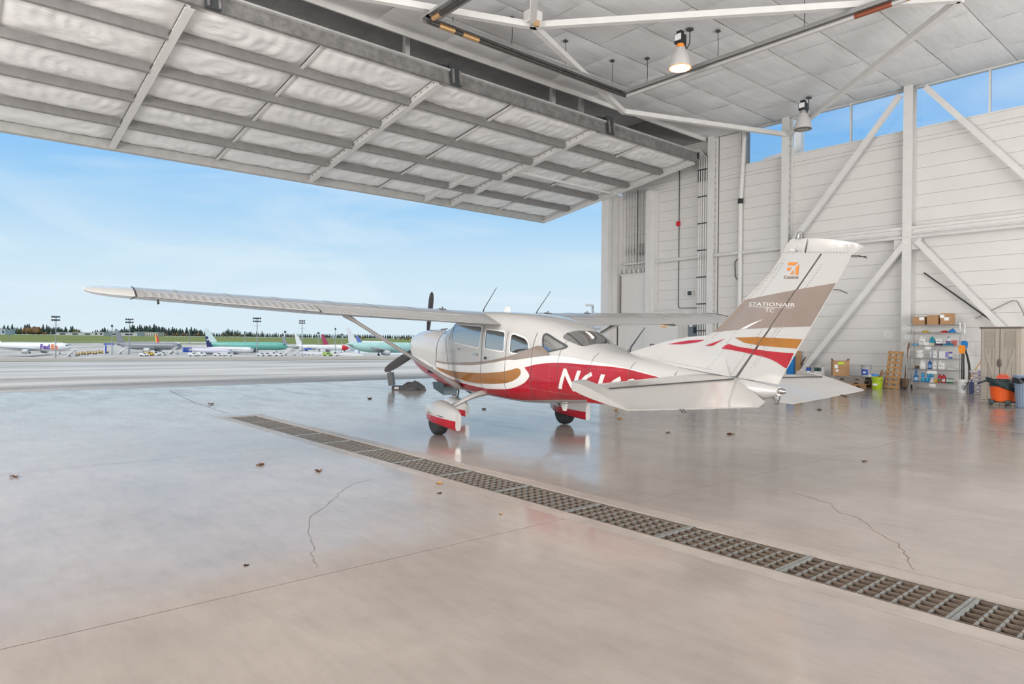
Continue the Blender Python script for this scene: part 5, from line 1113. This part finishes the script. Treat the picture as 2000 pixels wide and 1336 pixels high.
# ============================================================ AIRFIELD
ORD = ['first', 'second', 'third', 'fourth', 'fifth', 'sixth', 'seventh', 'eighth', 'ninth', 'tenth', 'eleventh', 'twelfth', 'thirteenth', 'fourteenth', 'fifteenth', 'sixteenth', 'seventeenth', 'eighteenth', 'nineteenth', 'twentieth']
ORD += ['twenty-'+o for o in ORD[:9]]+['thirtieth']
def gd(px, D):
    P = atD(px, 660, D); return Vector((P.x, P.y, hz(P.x, P.y)))
HEAD = math.atan2(RT.y, RT.x)
glassd = mat('dark cockpit glass', (.03, .04, .05), .15)
def plates(pts, z0, th): return lambda: None
def airliner(label, nose_px, D, L, dia, cols, head=0, tail_h=15.8, fin_col=None, nose_col=None, dz=0, wing_col=None, engines=True, group=None):
    P = gd(nose_px, D); a = HEAD+head; ax = Vector((math.cos(a), math.sin(a), 0))
    t = thing('airliner', label, 'airliner', P-ax*L*.5+Vector((0, 0, dz)), a, group)
    r = dia/2; zc = r+1.9; fc = cols; st = [(0, .02, .1), (.012, .30, .05), (.035, .62, .02), (.075, .90, 0), (.12, 1, 0), (.68, 1, 0), (.80, .86, .10), (.90, .58, .30), (.97, .28, .50), (1, .1, .6)]
    def rg(s_): 
        x, k, up = s_; return [Vector((L*.5-L*x, r*k*math.cos(2*PI*j/20), zc+(-.12*r if x < .05 else 0)+up*r+r*k*math.sin(2*PI*j/20))) for j in range(20)]
    ns = 4
    fu = MB().loft([rg(s_) for s_ in st[(ns if nose_col else 0):]]).build('fuselage', fc, t, True)
    if nose_col: MB().loft([rg(s_) for s_ in st[:ns+1]]).build('nose', nose_col, t, True)
    MB().box((L*.5-L*.042, 0, zc+r*.42), (L*.018, dia*.62, r*.22)).build('cockpit_window', glassd, t)
    wc = wing_col or mat('airliner wing grey', (.52, .53, .54), .4)
    for s_ in (-1, 1):
        sp = L*.46
        def wv(d): return [Vector((L*.12, s_*r*.6, zc-r*.6+d)), Vector((-L*.10, s_*r*.6, zc-r*.6+d)), Vector((-L*.20, s_*sp, zc+r*.1+d*.3)), Vector((-L*.165, s_*sp, zc+r*.1+d*.3))]
        q = MB(); q.add(wv(.35)+wv(-.35), [(0, 1, 2, 3), (7, 6, 5, 4), (0, 4, 5, 1), (1, 5, 6, 2), (2, 6, 7, 3), (3, 7, 4, 0)]); q.build('wing', wc, t)
        if engines: MB().lathe([(1.0, -2.4), (1.5, -1.6), (1.6, .8), (1.35, 2.2), (1.1, 2.25)], 16, (L*.06, s_*sp*.36, zc-r*.6-1.3), Matrix.Rotation(PI/2, 3, 'Y')).build('engine', wc, t, True)
        def hv(d): return [Vector((-L*.40, s_*.4, zc+r*.45+d)), Vector((-L*.47, s_*.4, zc+r*.45+d)), Vector((-L*.505, s_*L*.15, zc+r*.6+d*.4)), Vector((-L*.475, s_*L*.15, zc+r*.6+d*.4))]
        q = MB(); q.add(hv(.2)+hv(-.2), [(0, 1, 2, 3), (7, 6, 5, 4), (0, 4, 5, 1), (1, 5, 6, 2), (2, 6, 7, 3), (3, 7, 4, 0)]); q.build('tailplane', wc, t)
        MB().lathe([(.6, -.3), (.6, .3)], 12, (-L*.04, s_*r*.9, .6), Matrix.Rotation(PI/2, 3, 'X')).build('wheel', rubber, t)
    MB().lathe([(.45, -.3), (.45, .3)], 12, (L*.36, 0, .45), Matrix.Rotation(PI/2, 3, 'X')).build('wheel', rubber, t)
    MB().box((L*.36, 0, 1.4), (.3, .3, 1.9)).box((-L*.04, r*.9, 1.6), (.4, .4, 2)).box((-L*.04, -r*.9, 1.6), (.4, .4, 2)).build('landing_gear', wc, t)
    fcol = fin_col or fc
    f_ = MB().prism([(-L*.345, zc+r*.9), (-L*.46, tail_h), (-L*.505, tail_h), (-L*.465, zc+r*.6), (-L*.36, zc+r*.6)], lambda a_, b_, d: Vector((a_, d, b_)), -.25, .25).build('tail_fin', fcol, t)
    for k in range(int(L*.55/1.6)): pass
    wn = MB()
    for k in range(int(L*.5)): wn.box((L*.28-k*1.1, -r*.985, zc+r*.25), (.32, .1, .42))
    if L < 60 and cols in (PWH,): stuff(wn.build('cabin_windows', glassd, t))
    return t, f_, zc, r
PWH = mat('airliner white', (.74, .75, .76), .3); FRW = mat('freighter white', (.76, .76, .77), .3); GREY = mat('tanker grey', (.22, .235, .26), .4); PRIM = mat('green primer', (.15, .45, .38), .4, 0, .12, .3); NAVY = mat('navy tail', (.02, .025, .11), .4); PRED = mat('bright airliner red', (.62, .02, .03), .4); MAROON = mat('maroon tail', (.35, .05, .10), .4); BEIGE = mat('beige tail', (.62, .60, .50), .4); LAV = mat('lavender white', (.55, .53, .62), .4); PALEG = mat('pale green white', (.60, .72, .70), .4); BLU = mat('cobalt blue cover', (.04, .10, .45), .4)
t, f_, zc, r = airliner('white freight airliner with purple and orange lettering at the far left', 140, 470, 58, 6.0, FRW, 0, 15.6)
rx = Matrix(((1, 0, 0), (0, 0, -1), (0, 1, 0)))
textobj('Fed', 4.7, mat('purple lettering', (.13, .05, .32), .5), (12.4, -r-.03, zc-.1), rx, t, .16, 1.0); textobj('Ex', 4.7, mat('orange lettering', (.80, .16, .02), .5), (18.9, -r-.03, zc-.1), rx, t, .16, 1.0)
airliner('dark grey tanker jet parked beneath two floodlight masts', 356, 470, 47, 5.2, GREY, 0, 15.8)
t, f_, zc, r = airliner('airliner of which only a red and yellow tail shows', 352, 560, 33, 3.8, PWH, -.5, 12, PRED); MB().prism([(-33*.43, zc+2), (-33*.47, 12.1), (-33*.507, 12.1), (-33*.49, zc+2)], lambda a_, b_, d: Vector((a_, d, b_)), -.3, .3).build('yellow_stripe', mat('yellow tail stripe', (.75, .48, .08), .4), f_)
t, f_, zc, r = airliner('white airliner with a navy tail and white crescent', 496, 440, 31, 3.8, PWH, .05, 12.4, NAVY, dz=-.8)
MB().tube([(-13.6+1.1*math.cos(a*.5-.9), -.32, 9.3+1.1*math.sin(a*.5-.9)) for a in range(9)], [.1, .25, .35, .42, .45, .42, .35, .25, .1], 8).build('crescent', PWH, f_)
airliner('long green primer airliner with a pale tail in the middle distance', 563, 500, 60, 6.0, PRIM, .1, 17.6, PALEG)
airliner('grey nosed airliner with a dark grey tail beyond the green one', 625, 585, 33, 4, mat('mid grey airliner', (.40, .42, .44), .4), .0, 13, mat('slate tail', (.25, .26, .29), .4))
airliner('white airliner with a bright red nose', 682, 520, 42, 4.2, PWH, .0, 13.8, None, PRED)
airliner('pale airliner with a maroon tail behind the red nosed one', 728, 575, 44, 4.2, mat('pale grey airliner', (.62, .62, .63), .4), .0, 14.5, MAROON)
airliner('pale airliner with a beige tail behind the others', 770, 705, 46, 4.4, mat('pale grey airliner', (.62, .62, .63), .4), .0, 14.5, BEIGE)
airliner('airliner with a blue and white tail near the wing strut', 790, 640, 46, 4.4, mat('pale grey airliner', (.62, .62, .63), .4), .0, 14, mat('blue white tail', (.10, .16, .42), .4))
airliner('pale green primer airliner with a white tail nearest the propeller', 812, 420, 42, 6.4, mat('pale green primer', (.42, .66, .62), .4, 0, .2, .2), .25, 17.0, PWH)
t, f_, zc, r = airliner('lavender white airliner with blue covered tail between tanker and navy tail', 455, 412, 27, 3.6, LAV, .0, 3.6, dz=-1.2, engines=False)
tag(MB().box((0, 0, 2.6), (5, 3, 3.2)).lathe([(.5, -.2), (.5, .2)], 12, (1.6, -1.5, .5), Matrix.Rotation(PI/2, 3, 'X')).build('ground_unit', BLU), 'cobalt blue boxy ground unit right of the tanker nose', 'ground unit').location = gd(366, 440)
# ---- masts
pole_m = mat('mast grey', (.33, .35, .37), .5); head_m = mat('floodlight head', (.05, .055, .06), .5)
def mast(px, top, D, heads, label, w=.28):
    P = gd(px, D); h = atD(px, top, D).z-P.z; t = thing('floodlight_mast', label, 'mast', P, HEAD, 'floodlight masts')
    MB().lathe([(w*1.3, 0), (w*.7, h)], 10).build('pole', pole_m, t)
    for k in range(2):
        z = h-.6-k*1.9*heads/4; ar = MB().box((0, 0, z), (heads*1.35, .15, .15)).build('crossarm', pole_m, t)
        for i in range(heads):
            x = (i-(heads-1)/2)*1.35; MB().box((x, -.3, z+.35), (.85, .7, .8), 0, Matrix.Rotation(.5 if x < 0 else -.5, 3, 'Y') @ Matrix.Rotation(.5, 3, 'X')).build('floodlight', head_m, ar)
    MB().box((0, 0, h-5), (4.2, 1, .12)).build('platform', pole_m, t)
    return t
mast(109, 618, 400, 4, 'tall floodlight mast standing in front of the freight airliner'); mast(253, 623, 430, 4, 'tall floodlight mast in front of the tanker tail'); mast(502, 621, 420, 4, 'tall floodlight mast by the green airliner nose', .3); mast(590, 626, 430, 3, 'tall floodlight mast right of the green airliner'); mast(655, 641, 480, 1, 'slim mast above the red airliner nose'); mast(219, 635, 420, 1, 'slim mast with paired lights left of the tanker tail'); mast(370, 644, 640, 1, 'slim distant mast above the blue ground unit'); mast(18, 641, 640, 1, 'slim distant mast at the far left'); mast(99, 643, 800, 1, 'thin pale lamp post on the grass'); mast(478, 648, 700, 1, 'thin distant mast left of the green airliner'); mast(557, 647, 700, 2, 'thin distant mast above the dark grey tail'); mast(622, 649, 700, 2, 'thin distant mast left of the red nosed airliner'); mast(668, 652, 700, 2, 'thin distant mast right of the red nosed airliner')
# ---- ramp equipment
yelm = mat('ramp yellow', (.66, .42, .06), .5)
for k in range(11):
    P = gd(152+k*5.6, 440+8*(k % 3)); t = thing('baggage_cart', 'yellow baggage cart, %s from the left in the row by the freight nose' % ORD[k], 'cart', P, HEAD+.3*(k % 2), 'yellow baggage carts')
    MB().box((0, 0, .9), (2.4, 1.5, .25)).box((-1.0, 0, 1.5), (.12, 1.4, 1.1)).box((1.0, 0, 1.3), (.12, 1.4, .8)).build('body', yelm, t)
    MB().lathe([(.35, -.8), (.35, .8)], 10, (-.8, 0, .35), Matrix.Rotation(PI/2, 3, 'X')).lathe([(.35, -.8), (.35, .8)], 10, (.8, 0, .35), Matrix.Rotation(PI/2, 3, 'X')).build('wheels', rubber, t)
def stair(px, D, col, label, w=7, h=4.4, frame=None):
    t = thing('passenger_stairs', label, 'stairs', gd(px, D), HEAD+random.uniform(-.2, .2))
    MB().beam((-w/2, 0, .5), (w*.25, 0, h), 1.6, .5).build('flight', col, t); MB().bb((w*.25, -1, h-.2), (w*.5, 1, h)).build('landing', col, t)
    for y in (-.9, .9): MB().beam((-w/2, y, 1.5), (w*.25, y, h+1.1), .12, .12).build('handrail', col, t)
    for x in (-.3*w, .35*w): MB().beam((x, 0, .3), (x, 0, h*.5 if x < 0 else h), .3, .3, (1, 0, 0)).lathe([(.4, -.9), (.4, .9)], 10, (x, 0, .4), Matrix.Rotation(PI/2, 3, 'X')).build('leg', pole_m, t)
for px, D, c_, lab in ((142, 430, whiteplas, 'white boarding stairs at the freight airliner nose'), (243, 420, whiteplas, 'pale boarding stairs below the tanker tail'), (340, 420, whiteplas, 'white boarding stairs under the tanker nose'), (565, 420, whiteplas, 'white boarding stairs under the green nose'), (583, 400, whiteplas, 'pale angled boarding stairs in front of the grey airliner'), (618, 440, PWH, 'white boarding stairs near the red nosed airliner')): stair(px, D, c_, lab)
def gantry(px, D, label, w=5, h=6.5):
    t = thing('docking_gantry', label, 'gantry', gd(px, D), HEAD)
    for x in (-w/2, w/2): MB().box((x, 0, h/2), (.7, .8, h)).build('leg', whiteplas, t)
    MB().box((0, 0, h), (w+1, 1.6, .9)).build('top_beam', BLU, t); MB().box((-w*.36, -.3, h*.45), (.5, 1, h*.8)).build('panel', BLU, t)
gantry(213, 430, 'blue and white docking gantry left of the tanker tail'); gantry(601, 440, 'blue topped docking gantry near the red nosed airliner', 4, 4); gantry(706, 440, 'blue and white docking gantry below the blue tails', 4, 5)
def van(px, D, col, label, s_=1):
    t = thing('service_van', label, 'van', gd(px, D), HEAD+random.uniform(-.3, .3), 'service vans on the ramp')
    MB().prism([(-2.6, .5), (2.6, .5), (2.6, 1.2), (1.9, 1.35), (1.3, 2.2), (-2.6, 2.2)], lambda a, b_, d: Vector((a*s_, d, b_*s_)), -1*s_, 1*s_).build('body', col, t)
    MB().prism([(1.25, 1.4), (1.8, 1.4), (1.3, 2.05), (.2, 2.05), (.2, 1.4)], lambda a, b_, d: Vector((a*s_, d, b_*s_)), -1.03*s_, 1.03*s_).build('window', glassd, t)
    for x in (-1.6, 1.6): MB().lathe([(.4, -1.05), (.4, 1.05)], 12, (x*s_, 0, .4), Matrix.Rotation(PI/2, 3, 'X')).build('wheels', rubber, t)
for k, (px, c_) in enumerate(((282, whiteplas), (292, yelm), (304, whiteplas), (318, whiteplas), (378, whiteplas), (394, whiteplas), (426, whiteplas), (437, whiteplas), (445, whiteplas), (510, PWH), (520, whiteplas), (534, whiteplas), (546, whiteplas), (640, mat('lime van', (.30, .45, .10), .5)), (653, whiteplas))):
    van(px, 380+6*(k % 4), c_, '%s van, %s from the left in the row of ramp vehicles' % ('yellow' if c_ is yelm else ('lime' if px == 640 else 'white'), ORD[k]), .9+.1*(k % 3))
t = thing('pale_jet_bridge', 'long low white covered walkway in front of the red nosed airliner', 'walkway', gd(650, 425), HEAD); MB().beam((-20, 0, 2.0), (20, 0, .9), 2, 1.6).build('walkway', PWH, t)
for x in (-15, -5, 5, 15): MB().box((x, 0, .5), (.4, 1.6, 1.0)).build('leg', pole_m, t)
# ---- distant buildings
bw = mat('pale warehouse cladding', (.50, .51, .51), .7); bw2 = mat('beige apartment wall', (.55, .50, .43), .8); rf_ = mat('grey flat roof', (.42, .43, .45), .8)
def building(name, px0, px1, ytop, D, label, mw, rows, cols, dp_=18):
    A, B_ = gd(px0, D), gd(px1, D); w = (B_-A).length; z0 = min(A.z, B_.z)-2; h = atD((px0+px1)/2, ytop, D).z-z0
    c_ = (A+B_)/2; d = B_-A; t = thing(name, label, 'building', (c_.x, c_.y, z0), math.atan2(d.y, d.x))
    MB().bb((-w/2, 0, 0), (w/2, dp_, h)).build('wall', mw, t); MB().bb((-w/2-.4, -.4, h), (w/2+.4, dp_, h+.6)).build('roof', rf_, t)
    for i in range(rows):
        for j in range(cols):
            x = -w/2+w*(j+.5)/cols; z = 2+(h-2)*(i+.5)/rows; MB().bb((x-w/cols*.22, -.12, z-(h-2)/rows*.25), (x+w/cols*.22, .02, z+(h-2)/rows*.25)).build('window', glassd, t)
building('warehouse', 110, 183, 650, 880, 'long pale grey warehouse beyond the grass', bw, 1, 3); building('office_block', 183, 202, 649, 850, 'pale block with two dark openings beyond the grass', bw, 1, 2); building('warehouse', 202, 268, 650, 885, 'pale grey warehouse behind the tanker tail', bw, 1, 2); building('apartment_block', 262, 308, 649, 935, 'beige three storey block with rows of windows', bw2, 3, 10); building('house', -6, 10, 643, 900, 'blue roofed pale house at the far left edge', mat('pale blue wall', (.45, .52, .60), .8), 1, 2)
t = thing('lamp_post', 'grey lamp post outside to the right of the door opening', 'lamp post', gd(1157, 75), HEAD); zt = atD(1157, 596, 75).z-t.location.z
MB().tube([(0, 0, 0), (0, 0, zt)], .12, 8).build('pole', pole_m, t); MB().box((-.35, 0, zt), (.9, .4, .25)).build('lamp_head', mat('pale lamp head', (.5, .5, .48), .5), t)
building('pale_annexe', 1136, 1210, 641, 110, 'pale building seen between fuselage and door jamb', mat('pale render wall', (.72, .72, .71), .7), 2, 4, 10)
# ---- trees on the skyline
conm = [mat('dark conifer', (.045, .075, .055), .95, 0, .5, .5), mat('blue green conifer', (.06, .09, .075), .95, 0, .5, .5)]; decm = [mat('autumn orange foliage', (.26, .15, .06), .95, 0, .4, .3), mat('olive foliage', (.13, .13, .06), .95, 0, .4, .3), mat('brown foliage', (.22, .15, .10), .95, 0, .4, .3)]
def conifer(m_):
    q = MB(); q.tube([(0, 0, 0), (0, 0, .25)], .02, 5); tiers = 8
    for k in range(tiers):
        z = .10+.86*k/tiers; r = .17*(1-k/tiers)**.8+.02; n = 9
        ring = [Vector((r*random.uniform(.55, 1.15)*math.cos(2*PI*j/n), r*random.uniform(.55, 1.15)*math.sin(2*PI*j/n), z-random.uniform(0, .04))) for j in range(n)]
        q.add(ring+[Vector((0, 0, z+.2*(1-.3*k/tiers)))]+[Vector((0, 0, z))], [(j, (j+1) % n, n) for j in range(n)]+[((j+1) % n, j, n+1) for j in range(n)])
    return q.data('conifer', m_)
def decid(m_):
    q = MB(); q.tube([(0, 0, 0), (0, 0, .4)], .03, 5)
    for c_, r in (((0, 0, .6), .34), ((.22, .1, .45), .25), ((-.22, -.05, .48), .26), ((.05, -.2, .4), .25), ((0, .1, .8), .2)):
        ph = random.uniform(0, 99)
        def fn(u, v):
            a, b_ = 2*PI*u, PI*v; d = Vector((math.sin(b_)*math.cos(a), math.sin(b_)*math.sin(a), math.cos(b_))); return Vector(c_)+d*r*(1+.35*noise.noise(d*2.5+Vector((ph, 0, 0))))
        q.grid(fn, 10, 7)
    return q.data('broadleaf', m_)
CV = [conifer(conm[k % 2]) for k in range(5)]; DV = [decid(decm[k % 3]) for k in range(3)]
prof = [(-10, 640), (20, 633), (35, 638), (55, 631), (75, 640), (85, 633), (112, 632), (125, 637), (152, 636), (162, 646), (175, 651), (190, 641), (208, 638), (222, 641), (240, 637), (262, 631), (300, 631), (322, 633), (352, 637), (385, 640), (405, 645), (430, 652), (438, 640), (460, 641), (500, 645), (530, 649), (600, 653), (700, 657), (780, 659), (830, 660)]
SEG = [(30, 'at the far left edge'), (104, 'left of the first tall mast'), (165, 'right of the first tall mast'), (228, 'left of the tanker tail'), (300, 'above the grey tanker fuselage'), (365, 'above the tanker nose'), (430, 'left of the pale green tail'), (500, 'above the green airliner'), (590, 'between the two middle masts'), (650, 'left of the red nosed airliner'), (710, 'above the red nosed airliner'), (770, 'behind the white tail by the propeller'), (900, 'beside the aeroplane nose')]
cnt = {}
def clump(px):
    for a, n_ in SEG:
        if px < a: cnt[n_] = cnt.get(n_, -1)+1; return n_, ORD[cnt[n_]]
px = -8
while px < 830:
    if not (163 < px < 178):
        D = random.uniform(1000, 1150); P = gd(px, D); h = (atD(px, itp(prof, px)+random.uniform(-1.5, 3.0), D).z-P.z)*random.uniform(.66, 1.06); h = max(h, 7)
        o = link('conifer', random.choice(CV), None, P); o.scale = (h*random.uniform(1.2, 2.1),)*2+(h,); o.rotation_euler = (0, 0, random.uniform(0, 6)); sg_, k_ = clump(px); tag(o, '%s conifer from the left in the tree line %s' % (k_, sg_), 'tree', 'conifers on the skyline')
    px += random.uniform(2.4, 4.4)
for px0, px1, yt, n, wh in ((0, 6, 640, 2, 'at the far left edge'), (32, 80, 638, 13, 'left of the first tall mast'), (82, 108, 650, 4, 'just left of the first mast pole'), (140, 160, 641, 3, 'above the warehouse'), (218, 232, 648, 3, 'left of the tanker tail'), (322, 388, 650, 16, 'above the tanker nose'), (392, 404, 655, 2, 'left of the pale green tail'), (430, 480, 653, 12, 'above the green airliner'), (545, 580, 657, 5, 'by the dark grey tail'), (700, 715, 654, 3, 'by the blue and white tail'), (770, 800, 658, 4, 'beside the aeroplane nose')):
    for k in range(n):
        px = random.uniform(px0, px1); D = random.uniform(930, 990); P = gd(px, D); h = max((atD(px, yt+random.uniform(-1, 4), D).z-P.z), 4)
        o = link('broadleaf_tree', DV[k % 3], None, P); o.scale = (h*.75, h*.75, h); o.rotation_euler = (0, 0, random.uniform(0, 6)); lb_ = '%s %s broadleaf tree in the thicket %s' % (ORD[k], ['rust orange', 'olive green', 'brown'][k % 3], wh); tag(o, lb_, 'tree', 'autumn trees beyond the grass')
